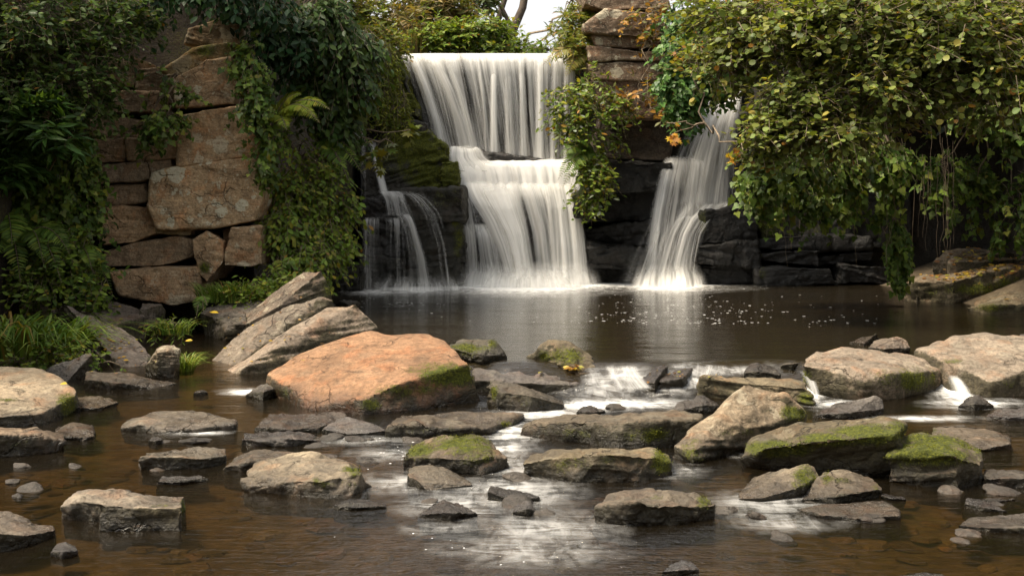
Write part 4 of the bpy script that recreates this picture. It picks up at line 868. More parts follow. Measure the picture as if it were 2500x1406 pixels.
def foam_flecks():
    V, F, L = [], [], []
    def fleck(px, py, s, fy):
        c = P(px, py, fy(py)); c[2] += 0.012
        n = 6; b = len(V)
        for i in range(n):
            a = i * 6.283 / n; r = s * random.uniform(.5, 1.2)
            V.append((c[0] + 1.7 * r * math.cos(a), c[1] + 1.6 * r * math.sin(a), c[2] + .004))
        F.extend(range(b, b + n)); L.append(n)
    for _ in range(170):
        fleck(random.gauss(1680, 150), 775 - abs(random.gauss(0, 36)) + 18, random.uniform(.006, .020), y_pool)
    for _ in range(60): fleck(random.gauss(980, 70), random.gauss(742, 9), random.uniform(.008, .02), y_pool)
    for _ in range(60): fleck(random.uniform(1500, 2150), random.uniform(720, 800), random.uniform(.008, .02), y_pool)
    for _ in range(40): fleck(random.gauss(1350, 160), random.uniform(725, 800), random.uniform(.006, .015), y_pool)
    for _ in range(14): fleck(random.gauss(950, 50), random.gauss(1105, 16), random.uniform(.004, .010), y_low)
    for _ in range(9): fleck(random.gauss(1130, 120), random.uniform(1290, 1390), random.uniform(.003, .007), y_low)
    me = mesh_from('foam_flecks', V, F, L, False)
    tag(put('foam_flecks', me, M['foam']), 'tiny white flecks of foam drifting on the pool', 'foam', kind='stuff')
foam_flecks()

# ------------------------------------------------------------------ foliage
def fan(outline, mid):
    pts = [mid] + outline; n = len(outline)
    return np.array(pts, float), [(0, 1 + i, 1 + (i + 1) % n) for i in range(n)]
def mirror(r): return r + [(-x, y, z) for x, y, z in reversed(r) if abs(x) > 1e-6]
LEAF = {
 'oval': fan(mirror([(0, 0, 0), (.2, .28, .04), (.24, .6, .03), (0, 1, -.08)]), (0, .48, -.03)),
 'round': fan(mirror([(0, 0, 0), (.28, .2, .05), (.44, .52, .06), (.34, .84, .02), (0, .96, -.05)]), (0, .5, -.04)),
 'ivy': fan(mirror([(0, .08, 0), (.28, -.06, .03), (.52, .22, .0), (.3, .42, .04), (.2, .7, .03), (0, 1, -.06)]), (0, .36, .0)),
 'lance': fan(mirror([(0, 0, 0), (.09, .25, .03), (.10, .6, .02), (0, 1, -.12)]), (0, .45, -.02)),
 'maple': fan(mirror([(0, .05, 0), (.3, -.08, .0), (.25, .15, .02), (.62, .25, -.04), (.32, .42, .02), (.5, .78, -.04), (.16, .62, .02), (0, 1, -.05)]), (0, .35, .02)),
}
def nrm(a): return a / np.maximum(np.linalg.norm(a, axis=1), 1e-9)[:, None]
def leaf_mesh(name, typ, pos, axis, normal, size, cols):
    T, faces = LEAF[typ]; n = len(pos); k = len(T)
    A = nrm(axis); N = normal - A * (normal * A).sum(1)[:, None]; N = nrm(N); B = np.cross(A, N)
    s = size[:, None, None]
    V = pos[:, None, :] + s * (T[None, :, 0, None] * B[:, None, :] + T[None, :, 1, None] * A[:, None, :] + T[None, :, 2, None] * N[:, None, :])
    f = np.array(faces)[None] + (np.arange(n) * k)[:, None, None]
    me = mesh_from(name, V.reshape(-1, 3), f.ravel(), np.full(n * len(faces), 3), True)
    c = np.repeat(np.concatenate((cols, np.ones((n, 1))), 1), k, 0)
    vattr(me, 'col', c, 'FLOAT_COLOR')
    return me
def pal(n, cols, wts):
    cols = np.array(cols, float); w = np.array(wts, float)
    i = rng.choice(len(cols), n, p=w / w.sum())
    c = cols[i] * rng.uniform(.7, 1.3, (n, 1)) * rng.uniform(.92, 1.08, (n, 3))
    return c
def tubes(name, paths, mat, parent, sides=4):
    V, F, L = [], [], []
    for pts, r0, r1 in paths:
        pts = np.array(pts, float); m = len(pts)
        d = np.gradient(pts, axis=0); d = nrm(d)
        ref = np.array((0.3, 0.9, 0.31)); a = nrm(np.cross(d, ref)); b = np.cross(d, a)
        base = len(V)
        for i in range(m):
            r = r0 + (r1 - r0) * i / (m - 1)
            for j in range(sides):
                t = 6.2832 * j / sides
                V.append(pts[i] + r * (math.cos(t) * a[i] + math.sin(t) * b[i]))
        for i in range(m - 1):
            for j in range(sides):
                F += [base + i * sides + j, base + i * sides + (j + 1) % sides, base + (i + 1) * sides + (j + 1) % sides, base + (i + 1) * sides + j]; L.append(4)
    me = mesh_from(name, V, F, L, True)
    return put(name, me, mat, parent)
def wander(a, b, n=7, amp=0.08, sag=0.0):
    a, b = np.array(a, float), np.array(b, float); t = np.linspace(0, 1, n)[:, None]
    p = a + (b - a) * t; ln = np.linalg.norm(b - a)
    p[1:-1] += rng.normal(0, amp * ln / n * 1.5, (n - 2, 3)); p[:, 2] += sag * ln * 4 * (t * (1 - t))[:, 0] * -1
    return p

def plant(name, label, cat, blobs, typ, nspr, k, size, spl, cols, wts, mat='leaf', root=None, droop=.35, out=(0, -.6, .5), outw=.5, flat=.5, shell=.6, twigs=True, group=None, twigr=.006, part='foliage', branchn=12, hang=0.0, barkm='twig', spread=.8, axis_down=.0, clump=.72):
    """blobs: (px, py, rx px, ry px, depth, depth radius m). Sprays of leaves on twigs, spread through the blobs."""
    C = np.array([P(b[0], b[1], b[4]) for b in blobs])
    Rr = np.array([(b[2] * b[4] / FPX, b[5], b[3] * b[4] / FPX) for b in blobs])
    w = np.array([b[2] * b[3] for b in blobs], float) ** .9
    bi = rng.choice(len(blobs), nspr, p=w / w.sum())
    d = nrm(rng.normal(0, 1, (nspr, 3)))
    d[:, 1] = np.where(rng.random(nspr) < .7, -np.abs(d[:, 1]), d[:, 1])       # more sprays on the open side
    rad = rng.random(nspr) ** (1 / 3.0) * (1 - shell) + shell * rng.uniform(.55, 1.0, nspr)
    ncl = max(4, nspr // 16)                                                   # sprays sit in clumps, with gaps between
    cb = rng.choice(len(blobs), ncl, p=w / w.sum()); cd = nrm(rng.normal(0, 1, (ncl, 3))); cd[:, 1] = np.where(rng.random(ncl) < .7, -np.abs(cd[:, 1]), cd[:, 1])
    cc = C[cb] + cd * (shell * rng.uniform(.5, 1.0, ncl) + (1 - shell) * rng.random(ncl))[:, None] * Rr[cb]
    ci = rng.integers(0, ncl, nspr)
    O1 = cc[ci] + rng.normal(0, .17, (nspr, 3)) * np.maximum(Rr[cb[ci]], .12); O0 = C[bi] + d * rad[:, None] * Rr[bi]
    use = (rng.random(nspr) < clump)[:, None]
    O = np.where(use, O1, O0); bi = np.where(use[:, 0], cb[ci], bi); d = np.where(use, cd[ci], d)
    D = nrm(d * np.array((1, .8, .6)) + rng.normal(0, .5, (nspr, 3)) + np.array((0, -.2, -droop)))
    if hang: D = nrm(D * (1 - hang) + np.array((0, 0, -1.0)) * hang)
    L = spl * rng.uniform(.6, 1.4, nspr)
    t = (np.arange(k) + .5) / k
    T = np.clip(t[None, :] + rng.normal(0, .06, (nspr, k)), 0, 1.02)
    pos = O[:, None] + D[:, None] * (L[:, None] * T)[..., None]
    pos[..., 2] -= droop * .35 * L[:, None] * T ** 2
    side = nrm(np.cross(D, np.array((0, .3, 1.0)))); alt = np.where(np.arange(k) % 2, 1.0, -1.0)
    ax = D[:, None] * .55 + side[:, None] * alt[None, :, None] * spread + rng.normal(0, .35, (nspr, k, 3)) + np.array((0, 0, -axis_down))
    no = np.array(out)[None, None] * outw + d[:, None] * .35 + np.array((0, 0, flat)) + rng.normal(0, .38, (nspr, k, 3))
    n = nspr * k
    sz = size * rng.uniform(.45, 1.3, n)
    pos = pos.reshape(-1, 3)
    root = np.array(root if root is not None else C.mean(0), float)
    th = tag(empty(name, root), label, cat, group)
    me = leaf_mesh(part, typ, pos, ax.reshape(-1, 3), no.reshape(-1, 3), sz, pal(n, cols, wts))
    o = put(part, me, M[mat], th); tag(o, kind='stuff')
    if twigs:
        paths = []
        for i in range(nspr):
            e = O[i] + D[i] * L[i]; e[2] -= droop * .35 * L[i]
            mdp = O[i] + D[i] * L[i] * .5; mdp[2] -= droop * .09 * L[i]
            paths.append(([O[i] - D[i] * L[i] * .25, mdp, e], twigr, twigr * .4))
        for b in range(len(blobs)):
            paths.append((wander(root, C[b], 8, .25), twigr * 4.5, twigr * 2))
            idx = np.where(bi == b)[0]
            for i in idx[:max(branchn, 1)]:
                paths.append((wander(C[b], O[i], 6, .2), twigr * 2.2, twigr * .9))
        tubes('branches', paths, M[barkm], th, 3)
    return th

DG = [(.034, .062, .013), (.068, .112, .022), (.11, .158, .032), (.10, .10, .02), (.20, .10, .02)]; DGW = [5, 5, 2.5, .35, .12]
IV = [(.046, .082, .014), (.092, .145, .024), (.155, .21, .035), (.22, .225, .038)]; IVW = [4, 5, 3, .6]
BR = [(.085, .14, .02), (.145, .215, .03), (.21, .28, .04), (.25, .24, .03), (.27, .16, .03)]; BRW = [3, 5, 3, 1, .2]
AL = [(.085, .115, .026), (.135, .17, .038), (.20, .225, .052), (.27, .245, .05), (.30, .16, .03)]; ALW = [4, 6, 4, 1, .25]
YG = [(.10, .14, .02), (.17, .20, .03), (.24, .24, .035), (.32, .24, .03), (.36, .18, .03)]; YGW = [4, 4, 3, 1, .5]
BL = [(.028, .055, .014), (.052, .092, .022), (.085, .13, .032)]; BLW = [3, 4, 2]

# --- left side
plant('evergreen_shrub', 'dark small-leaved shrub filling the upper left corner', 'shrub', [(70, 60, 150, 110, 20.5, 1.0), (180, 190, 110, 110, 20.8, .9), (50, 230, 120, 120, 20.4, 1.0), (260, 60, 120, 90, 21.2, .9)], 'oval', 1500, 8, .12, .42, DG, DGW, root=P(60, 330, 22.5), flat=.4)
plant('rhododendron', 'shrub with rosettes of long leaves at the left edge', 'shrub', [(60, 300, 80, 70, 20.0, .6), (120, 285, 50, 50, 19.6, .4), (30, 400, 60, 60, 20.2, .5), (165, 345, 40, 40, 20.0, .4)], 'lance', 260, 10, .30, .16, [(.04, .085, .02), (.07, .14, .03), (.11, .19, .045)], [4, 4, 2], root=P(60, 450, 21.5), spread=1.1, flat=.6)
plant('ivy', 'dark glossy ivy hanging over the cliff at the left edge', 'ivy', [(150, 430, 90, 90, 21.2, .5), (80, 480, 90, 80, 21.2, .5), (190, 540, 60, 110, 21.4, .4), (60, 590, 80, 80, 21.2, .5), (190, 380, 60, 80, 21.4, .4)], 'ivy', 1100, 7, .115, .36, IV, IVW, mat='gloss', root=P(130, 700, 22.3), droop=.8, flat=.1, outw=1.0, axis_down=.7)
plant('ivy', 'ivy sprays creeping over the middle of the brown outcrop', 'ivy', [(460, 240, 36, 14, 22.0, .2), (395, 190, 40, 20, 22.2, .3), (405, 285, 26, 30, 22.0, .2), (360, 308, 40, 12, 22.1, .2)], 'ivy', 95, 7, .115, .36, IV, IVW, mat='gloss', root=P(430, 180, 22.5), droop=.7, flat=.1, outw=1.0, axis_down=.6)
plant('laurel', 'dark glossy laurel branches hanging over the outcrop from above', 'tree', [(430, -40, 170, 34, 21.8, .6), (640, 0, 100, 40, 22.6, .7), (670, 80, 26, 36, 23.0, .4), (310, 20, 80, 26, 21.8, .5), (725, 100, 46, 46, 23.4, .5)], 'oval', 480, 8, .17, .42, [(.015, .04, .014), (.028, .065, .022), (.05, .10, .035)], [4, 5, 2], mat='gloss', root=P(600, -160, 23.5), droop=.9, flat=.3, axis_down=.6)
plant('evergreen_tree', 'bluish dark-leaved branches drooping left of the main fall', 'tree', [(790, 80, 100, 90, 24.0, 1.0), (830, 190, 64, 60, 24.2, .7), (770, 200, 60, 60, 24.4, .7), (870, 110, 44, 50, 24.5, .6), (835, 275, 34, 40, 24.6, .5)], 'oval', 760, 9, .17, .5, BL, BLW, mat='gloss', root=P(760, -120, 25.5), droop=1.0, flat=.3, axis_down=.7)
plant('ivy', 'strip of ivy down the right edge of the brown outcrop', 'ivy', [(615, 150, 28, 60, 22.2, .25), (620, 240, 30, 60, 22.2, .25), (655, 320, 28, 60, 22.4, .25), (645, 390, 20, 40, 22.4, .2)], 'ivy', 240, 7, .115, .32, IV, IVW, mat='gloss', root=P(640, 100, 23.2), droop=.8, flat=.1, outw=1.0, axis_down=.7)
plant('bramble', 'bright green bramble and creeper curtain between the outcrop and the left trickle', 'shrub', [(720, 460, 75, 90, 23.8, .4), (790, 480, 80, 90, 24.0, .4), (760, 570, 80, 80, 23.6, .4), (700, 570, 50, 90, 23.2, .4), (830, 560, 45, 80, 24.2, .35), (750, 640, 70, 50, 23.0, .4), (690, 660, 40, 40, 22.6, .3), (710, 350, 50, 50, 24.0, .4), (780, 390, 50, 40, 24.2, .4)], 'oval', 1150, 7, .13, .42, BR + YG, BRW + [1.5, 1.5, .8, .2, .1], root=P(740, 380, 25), droop=1.0, flat=.2, outw=.9, axis_down=.5)
plant('hazel', 'low leafy creeper at the foot of the cliff left of the boulders', 'shrub', [(150, 620, 90, 70, 20.8, .5), (230, 680, 60, 50, 20.8, .4), (110, 690, 80, 40, 20.4, .4)], 'oval', 480, 8, .12, .36, BR + IV, BRW + IVW, root=P(160, 730, 21.4), droop=.6, outw=.9, flat=.3)

# --- plateau above the main fall
plant('holly_bush', 'rounded green bush on the lip above the main fall', 'shrub', [(1170, 85, 80, 45, 35, .8), (1060, 95, 60, 38, 35, .7), (1215, 85, 34, 36, 35.5, .5), (1230, 118, 36, 16, 34.6, .4), (1120, 115, 60, 18, 34.6, .4)], 'oval', 900, 7, .15, .36, BR, BRW, root=P(1150, 140, 35.5), flat=.5)
plant('ivy', 'thin leafy scrub at the right end of the lip above the fall', 'shrub', [(1285, 118, 34, 18, 34.6, .4), (1340, 122, 40, 12, 34.8, .4)], 'oval', 90, 7, .15, .36, BR, BRW, root=P(1290, 140, 35))
plant('birch_tree', 'sunlit yellow-green tree top left above the main fall', 'tree', [(900, 60, 70, 70, 36, 1.0), (960, 20, 90, 50, 37, 1.2), (920, 120, 45, 30, 35, .6), (1060, 5, 80, 34, 38, 1.0)], 'oval', 800, 7, .17, .5, YG, YGW, root=P(930, 140, 38), twigr=.012)
plant('reed_thicket', 'dry brown-green thicket behind the lip of the fall', 'shrub', [(1000, 75, 55, 60, 36, .8), (1060, 40, 70, 60, 37.5, .8)], 'lance', 420, 7, .30, .5, [(.16, .13, .05), (.22, .16, .06), (.12, .13, .03)], [3, 3, 3], root=P(1010, 140, 36.5), droop=.1)
plant('ash_tree', 'bright leaves and hanging sprays against the white sky above the fall', 'tree', [(1345, 80, 46, 34, 38, .8), (1395, 0, 50, 30, 38.5, 1.0), (1170, -5, 50, 34, 39, 1.0)], 'lance', 70, 8, .34, .6, [(.05, .075, .025), (.09, .12, .03), (.2, .19, .04)], [4, 4, 1], root=P(1268, 140, 38.5), twigr=.013, droop=.6)
tr = tag(empty('tree', P(1255, 135, 39)), 'leaning dark tree trunks against the white sky above the fall', 'tree')
for pts, r in (([P(1238, 140, 39), P(1250, 80, 39), P(1276, 20, 39.1), P(1290, -60, 39.3)], .16), ([P(1225, 140, 39.5), P(1212, 60, 39.6), P(1232, 0, 39.7), P(1236, -80, 39.8)], .12), ([P(1252, 74, 39), P(1225, 20, 39), P(1180, -40, 39)], .08)):
    tubes('trunk', [(pts, r, r * .7)], M['bark'], tr, 8)
plant('fern_bush', 'bright yellow-green ferny bush beside the top of the rock pier', 'shrub', [(1395, 70, 45, 45, 32.2, .5), (1420, 110, 40, 30, 31.8, .4), (1380, 120, 40, 25, 32.2, .4), (1430, 40, 40, 40, 32.4, .5)], 'lance', 380, 10, .17, .36, YG, YGW, root=P(1410, 150, 32.6), droop=.5)

# --- ledges beside the main fall
plant('moss_hangings', 'hanging green growth on the left shoulder of the main fall', 'shrub', [(940, 190, 36, 70, 30.9, .3), (968, 260, 32, 50, 30.8, .3), (920, 230, 40, 60, 30.9, .3), (940, 150, 40, 50, 31, .3)], 'lance', 420, 10, .16, .4, [(.09, .12, .018), (.16, .2, .025), (.24, .25, .035)], [3, 4, 3], root=P(950, 130, 31.4), droop=1.4, hang=.5, flat=.1)
plant('privet', 'sunlit yellow-green shrub on the left shoulder above the main fall', 'shrub', [(930, 95, 40, 40, 31.8, .5), (955, 125, 30, 26, 31.6, .4), (900, 150, 34, 40, 31.2, .4)], 'oval', 260, 7, .15, .36, YG, YGW, root=P(930, 150, 32.2), droop=.5)
plant('maple_sprig', 'thin maple branch with yellowing leaves in front of the left trickle', 'branch', [(985, 320, 28, 16, 25.0, .2), (925, 345, 30, 14, 25.0, .2), (960, 350, 30, 14, 25, .2), (880, 240, 30, 60, 24.8, .4), (905, 390, 14, 20, 25.0, .1)], 'maple', 44, 4, .24, .25, [(.16, .18, .03), (.22, .21, .035), (.11, .14, .03)], [3, 3, 3], root=P(820, 330, 24.8), droop=.6)
plant('buddleia', 'leafy shrub cascading down the pier with silvery sprays at its left', 'shrub', [(1385, 240, 52, 40, 30.6, .35), (1375, 290, 34, 34, 30.6, .3), (1430, 280, 55, 55, 30.6, .4), (1460, 350, 50, 55, 30.7, .4), (1440, 420, 45, 50, 30.5, .35), (1500, 260, 50, 45, 30.7, .35), (1450, 210, 40, 30, 30.8, .3), (1445, 470, 25, 40, 30.5, .25)], 'oval', 520, 7, .145, .42, YG + BR + [(.26, .29, .22)], [2, 2, 1, .3, .1] + [3, 4, 2, .6, .1] + [1.3], root=P(1480, 240, 31.2), droop=.9)
plant('red_stems', 'sparse autumn creeper with rusty leaves on the pier beside the right fall', 'shrub', [(1560, 230, 50, 50, 30.6, .3), (1600, 270, 40, 40, 30.6, .3), (1590, 100, 40, 60, 30.8, .3), (1580, 40, 50, 40, 30.8, .3)], 'oval', 120, 5, .17, .5, [(.28, .14, .03), (.36, .2, .03), (.14, .14, .03)], [3, 2, 3], root=P(1580, 250, 31.2), droop=.4)
plant('ivy', 'bright glossy ivy mass draping left of the right fall', 'ivy', [(1665, 110, 55, 70, 29.5, .5), (1660, 200, 50, 60, 29.4, .5), (1700, 180, 70, 70, 29.6, .5), (1690, 60, 80, 60, 29.8, .6), (1670, 260, 30, 30, 29.4, .3), (1740, 130, 70, 80, 29.8, .6)], 'ivy', 1150, 7, .15, .42, [(.04, .09, .02), (.07, .14, .03), (.11, .19, .045), (.28, .22, .03)], [4, 5, 3, .2], mat='gloss', root=P(1700, 20, 31.2), droop=.8, flat=.2, outw=1.0, axis_down=.6)

# --- right side
plant('alder_tree', 'large alder with round leaves overhanging the right side of the pool', 'tree', [(1900, 90, 190, 110, 21, 1.4), (2100, 70, 220, 110, 20.5, 1.5), (2330, 90, 220, 130, 20, 1.5), (1960, 230, 150, 80, 20.5, 1.0), (2120, 230, 160, 80, 20, 1.0), (1880, 330, 90, 60, 20.5, .7), (2020, 320, 110, 50, 20, .7), (2420, 210, 120, 80, 19.6, 1.0), (2240, 170, 140, 80, 20, 1.0), (1760, 160, 110, 80, 21.5, .9), (1800, 60, 140, 90, 22, 1.0)],
      'round', 4300, 6, .108, .40, AL, ALW, root=P(2150, -260, 25), droop=.35, flat=.75, outw=.4, twigr=.008, branchn=60, clump=.88)
plant('ivy', 'ivy curtain hanging in shadow below the alder branches', 'ivy', [(1900, 400, 90, 60, 23.5, .6), (2010, 400, 90, 60, 23.8, .6), (1880, 470, 60, 60, 24.2, .5), (2120, 370, 100, 60, 24, .6), (1980, 480, 80, 50, 24.5, .5), (2060, 460, 60, 60, 24.5, .5)], 'ivy', 620, 7, .14, .4, IV, IVW, root=P(2000, 250, 26), droop=1.0, flat=.1, outw=1.0, axis_down=.8)
plant('ivy', 'single long rope of ivy hanging almost to the water on the right', 'ivy', [(2165, 430, 30, 50, 24.5, .25), (2175, 500, 34, 50, 24.5, .25), (2190, 570, 30, 50, 24.5, .25), (2190, 630, 22, 36, 24.5, .2)], 'ivy', 190, 7, .14, .32, IV, IVW, root=P(2160, 330, 24.9), droop=1.2, flat=.1, outw=1.0, axis_down=.9, hang=.4)
plant('ivy', 'dark ivy clump under the alder at the right edge', 'ivy', [(2400, 270, 110, 36, 23, .7), (2470, 310, 60, 44, 23, .5), (2360, 470, 90, 90, 27, .5), (2480, 500, 60, 90, 26, .5), (2290, 400, 60, 80, 26, .5)], 'ivy', 420, 7, .14, .36, IV, IVW, root=P(2450, 180, 24.5), droop=.8, axis_down=.6)
plant('autumn_maple', 'sprig of orange maple leaves in front of the right fall', 'branch', [(1628, 300, 26, 18, 26, .2), (1640, 330, 14, 12, 26, .1), (1690, 120, 60, 30, 26, .3), (1815, 375, 20, 14, 24, .2)], 'maple', 26, 3, .13, .2, [(.40, .20, .02), (.45, .30, .03), (.30, .12, .02)], [3, 3, 2], root=P(1720, 300, 26), droop=.6)

# bare hanging stems under the alder
hs_ = tag(empty('hanging_roots', P(2100, 560, 24.6)), 'bare thin roots dangling in the shadow under the alder', 'roots')
pth = []
for _ in range(30):
    x = random.uniform(1830, 2330); y0 = random.uniform(300, 420); y1 = y0 + random.uniform(80, 300); Yd = random.uniform(23.5, 25.5)
    if y1 > 660: y1 = 650
    pth.append((wander(P(x, y0, Yd), P(x + random.gauss(0, 14), y1, Yd), 9, .06), .007, .003))
tubes('root', pth, M['twig'], hs_, 3)

# canopy of the trees whose crowns lie above the picture, shading the two sides of the gorge
plant('oak_tree', 'dark oak crown closing the sky above the left cliff', 'tree', [(-250, -420, 330, 260, 22, 3.0), (350, -420, 420, 160, 29, 2.5), (430, -390, 150, 60, 22.5, 1.5)], 'oval', 900, 7, .42, 1.0, DG, DGW, root=P(-100, -100, 27), twigr=.03, barkm='bark')
plant('sycamore_tree', 'dense dark crown closing the sky above the right bank', 'tree', [(2400, -420, 420, 220, 24, 3.0), (2000, -330, 240, 130, 28, 2.0), (2150, 130, 230, 90, 27, 1.5), (2460, 120, 150, 110, 26, 2.0)], 'oval', 1300, 7, .42, 1.0, DG, DGW, root=P(2350, 200, 30), twigr=.03, barkm='bark')
# woodland behind the photographer, closing the downstream end of the gorge
for lb, bl in (('tall leafy tree downstream on the left, behind the viewpoint', [(-9.5, -8, 6, 6.0, 3.5, 7.5)]), ('tall leafy tree downstream on the right, behind the viewpoint', [(8.5, -9, 6, 6.0, 3.5, 7.5)]), ('tall leafy tree closing the stream behind the viewpoint', [(-.5, -11, 7, 6.5, 3, 8)])):
    (bx_, by_, bz_, r1_, r2_, r3_), = bl
    n_ = 1100; dd_ = nrm(rng.normal(0, 1, (n_, 3))); q_ = np.array((bx_, by_, bz_)) + dd_ * (rng.random((n_, 1)) ** .4) * np.array((r1_, r2_, r3_))
    th_ = tag(empty('broadleaf_tree', (bx_, by_, -0.3)), lb, 'tree', 'trees behind the viewpoint')
    o_ = put('crown', leaf_mesh('crown', 'oval', q_, rng.normal(0, 1, (n_, 3)), dd_ + np.array((0, 0, .5)), rng.uniform(.9, 1.6, n_), pal(n_, DG, DGW)), M['leaf'], th_); tag(o_, kind='stuff')
    tubes('trunk', [(wander((bx_, by_, -.6), (bx_, by_, bz_ + 2), 8, .1), .35, .15)], M['bark'], th_, 8)

# ------------------------------------------------------------------ ferns, grass tufts and fallen leaves
def frond_mesh(base, tip, width, npin, cols, arch=.25, side=None):
    base, tip = np.array(base, float), np.array(tip, float); ln = np.linalg.norm(tip - base)
    t = np.linspace(0, 1, npin)
    r = base + (tip - base) * t[:, None]; r[:, 2] += arch * ln * 4 * t * (1 - t)
    d = nrm(np.gradient(r, axis=0))
    sd = nrm(np.cross(d, np.array((0.1, -.55, .8)) if side is None else np.array(side)))
    w = width * np.sin(np.pi * np.clip(t * .82 + .16, 0, 1)) ** .9 * (1 - t * .45)
    pos, ax, no, sz = [], [], [], []
    for s in (-1, 1):
        pos.append(r); ax.append(sd * s + d * .35 + rng.normal(0, .05, r.shape) + np.array((0, 0, -.15))); no.append(np.cross(sd, d) * 1.0 + rng.normal(0, .12, r.shape)); sz.append(w * rng.uniform(.9, 1.1, npin))
    pos = np.concatenate(pos); ax = np.concatenate(ax); no = np.concatenate(no); sz = np.concatenate(sz)
    cc = pal(len(pos), *cols)
    return leaf_mesh('frond', 'lance', pos, ax, no, sz, cc), r
def fern(label, root, tips, width, cols=([(.07, .12, .02), (.12, .19, .03), (.18, .24, .035)], [3, 4, 2]), npin=30, arch=.2):
    f = tag(empty('fern', root), label, 'fern')
    for tp in tips:
        me, r = frond_mesh(root, tp, width, npin, cols, arch)
        fr = tag(put('frond', me, M['leaf'], f), kind='stuff')
        st = tubes('stalk', [(r, .012, .004)], M['twig'], None, 3); st.parent = fr; st.matrix_parent_inverse = fr.matrix_parent_inverse.inverted() if False else st.matrix_parent_inverse
        st.parent = None; adopt(st, f)
FY = ([(.16, .21, .02), (.22, .26, .03), (.28, .28, .03)], [3, 4, 2])
fern('bright yellow-green fern beside the top right of the brown outcrop', P(668, 290, 22.6), [P(805, 268, 22.0), P(780, 300, 21.9), P(735, 232, 22.3), P(770, 285, 21.8), P(700, 318, 21.9)], .34, FY, 34)
fern('fern hanging above the bramble curtain near the left trickle', P(770, 345, 24.2), [P(885, 425, 23.8), P(850, 440, 23.6), P(870, 380, 23.9)], .36)
fern('long fern frond drooping at the left edge of the picture', P(20, 520, 20.4), [P(50, 690, 19.9), P(-20, 640, 19.9), P(30, 600, 19.8)], .36, arch=.1)
fern('arching ferns at the foot of the left cliff', P(70, 570, 20.4), [P(150, 690, 20.0), P(105, 640, 19.8), P(170, 620, 20)], .34, arch=.25)
fern('fern clump below the ivy next to the lowest cliff block', P(190, 610, 21.0), [P(240, 700, 20.6), P(275, 720, 20.8), P(190, 700, 20.4), P(225, 660, 20.3)], .30, arch=.2)
fern('fern fronds sticking out of the pier shrub over the main fall', P(1450, 370, 30.5), [P(1362, 440, 29.9), P(1365, 385, 30.0), P(1400, 345, 30.0), P(1375, 455, 29.8)], .36)
fern('reddish bracken frond over the right end of the lip', P(1440, 130, 31.8), [P(1325, 160, 31.3), P(1350, 140, 31.4), P(1380, 190, 31.2)], .38, ([(.2, .14, .03), (.18, .19, .03), (.24, .2, .04)], [2, 3, 2]))
fern('small fern on the wet rock below the lowest cliff block', P(492, 725, 20.8), [P(480, 770, 20.5), P(497, 765, 20.5), P(505, 745, 20.5)], .16, npin=18)
fern('dim pair of fern fronds under the alder branches', P(2000, 345, 23.2), [P(1985, 420, 22.8), P(2015, 415, 22.8)], .34, ([(.04, .07, .015), (.06, .10, .02)], [1, 1]))

def grass(name, label, root, n, hgt, spread, wd, cols, wts, lean=.6, part='blades'):
    th = tag(empty(name, root), label, 'grass'); V, F, L, Cc = [], [], [], []
    cc = pal(n, cols, wts)
    for i in range(n):
        a = random.uniform(0, 6.283); r = spread * .3 * random.random() ** .5
        b = np.array(root) + np.array((r * math.cos(a), r * math.sin(a) * .7, 0)); h = hgt * random.uniform(.5, 1.1)
        a2 = a + random.gauss(0, .5); ln = lean * random.uniform(.3, 1.3) * h
        dx = np.array((math.cos(a2), math.sin(a2) * .8, 0)); sd = np.array((-dx[1], dx[0], 0)); sd = sd / max(np.linalg.norm(sd), .01)
        sd = sd * .6 + np.array((.5, 0, 0)) * (1 if sd[0] >= 0 else -1)
        base = len(V); m = 6
        for j in range(m):
            t = j / (m - 1); p = b + dx * ln * t ** 1.7 + np.array((0, 0, h * (t - .55 * t ** 3 * min(1.3, lean * 1.2)))); w = wd * (1 - t) ** .7 * .5 + .0008
            V += [p - sd * w, p + sd * w]; Cc += [cc[i], cc[i]]
        for j in range(m - 1):
            F += [base + 2 * j, base + 2 * j + 1, base + 2 * j + 3, base + 2 * j + 2]; L.append(4)
    me = mesh_from(part, np.array(V), F, L, True)
    vattr(me, 'col', np.concatenate((np.array(Cc), np.ones((len(Cc), 1))), 1), 'FLOAT_COLOR')
    tag(put(part, me, M['leaf'], th), kind='stuff')
    return th
GR = [(.07, .13, .02), (.12, .19, .03), (.19, .24, .05), (.28, .20, .05)]; GW = [3, 4, 3, .7]
grass('grass_clump', 'big clump of long arching grass on the left bank', P(95, 878, 17.6), 190, 1.25, 2.0, .05, GR, GW, 1.1)
grass('grass_clump', 'long grass blades at the left edge behind the big clump', P(10, 860, 18.2), 90, 1.2, 1.6, .05, GR, GW, 1.1)
grass('grass_tuft', 'small bright tuft of fine grass beside the upright rounded stone', P(450, 915, 17.0), 260, .52, .4, .010, [(.12, .19, .03), (.2, .26, .05), (.3, .27, .08)], [3, 4, 1], .8)
grass('grass_patch', 'patch of grass below the right end of the brown outcrop', P(575, 735, 21.4), 420, .55, 2.2, .018, GR, GW, .7)
grass('sedge_clump', 'tall sword-leaved sedge clump on the lip above the main fall', P(1125, 130, 34.8), 130, 1.35, .9, .04, [(.10, .16, .03), (.16, .2, .04), (.24, .2, .07)], [3, 4, 2], .5)
grass('dry_grass', 'dry straw grasses at the left end of the lip above the fall', P(1010, 132, 34.6), 170, 1.0, 1.3, .02, [(.26, .2, .08), (.18, .16, .05)], [3, 2], .4)
grass('grass_tuft', 'grass sprouting among wet stones behind the small grass tuft', P(425, 815, 19.6), 120, .4, 1.0, .016, GR, GW, .8)
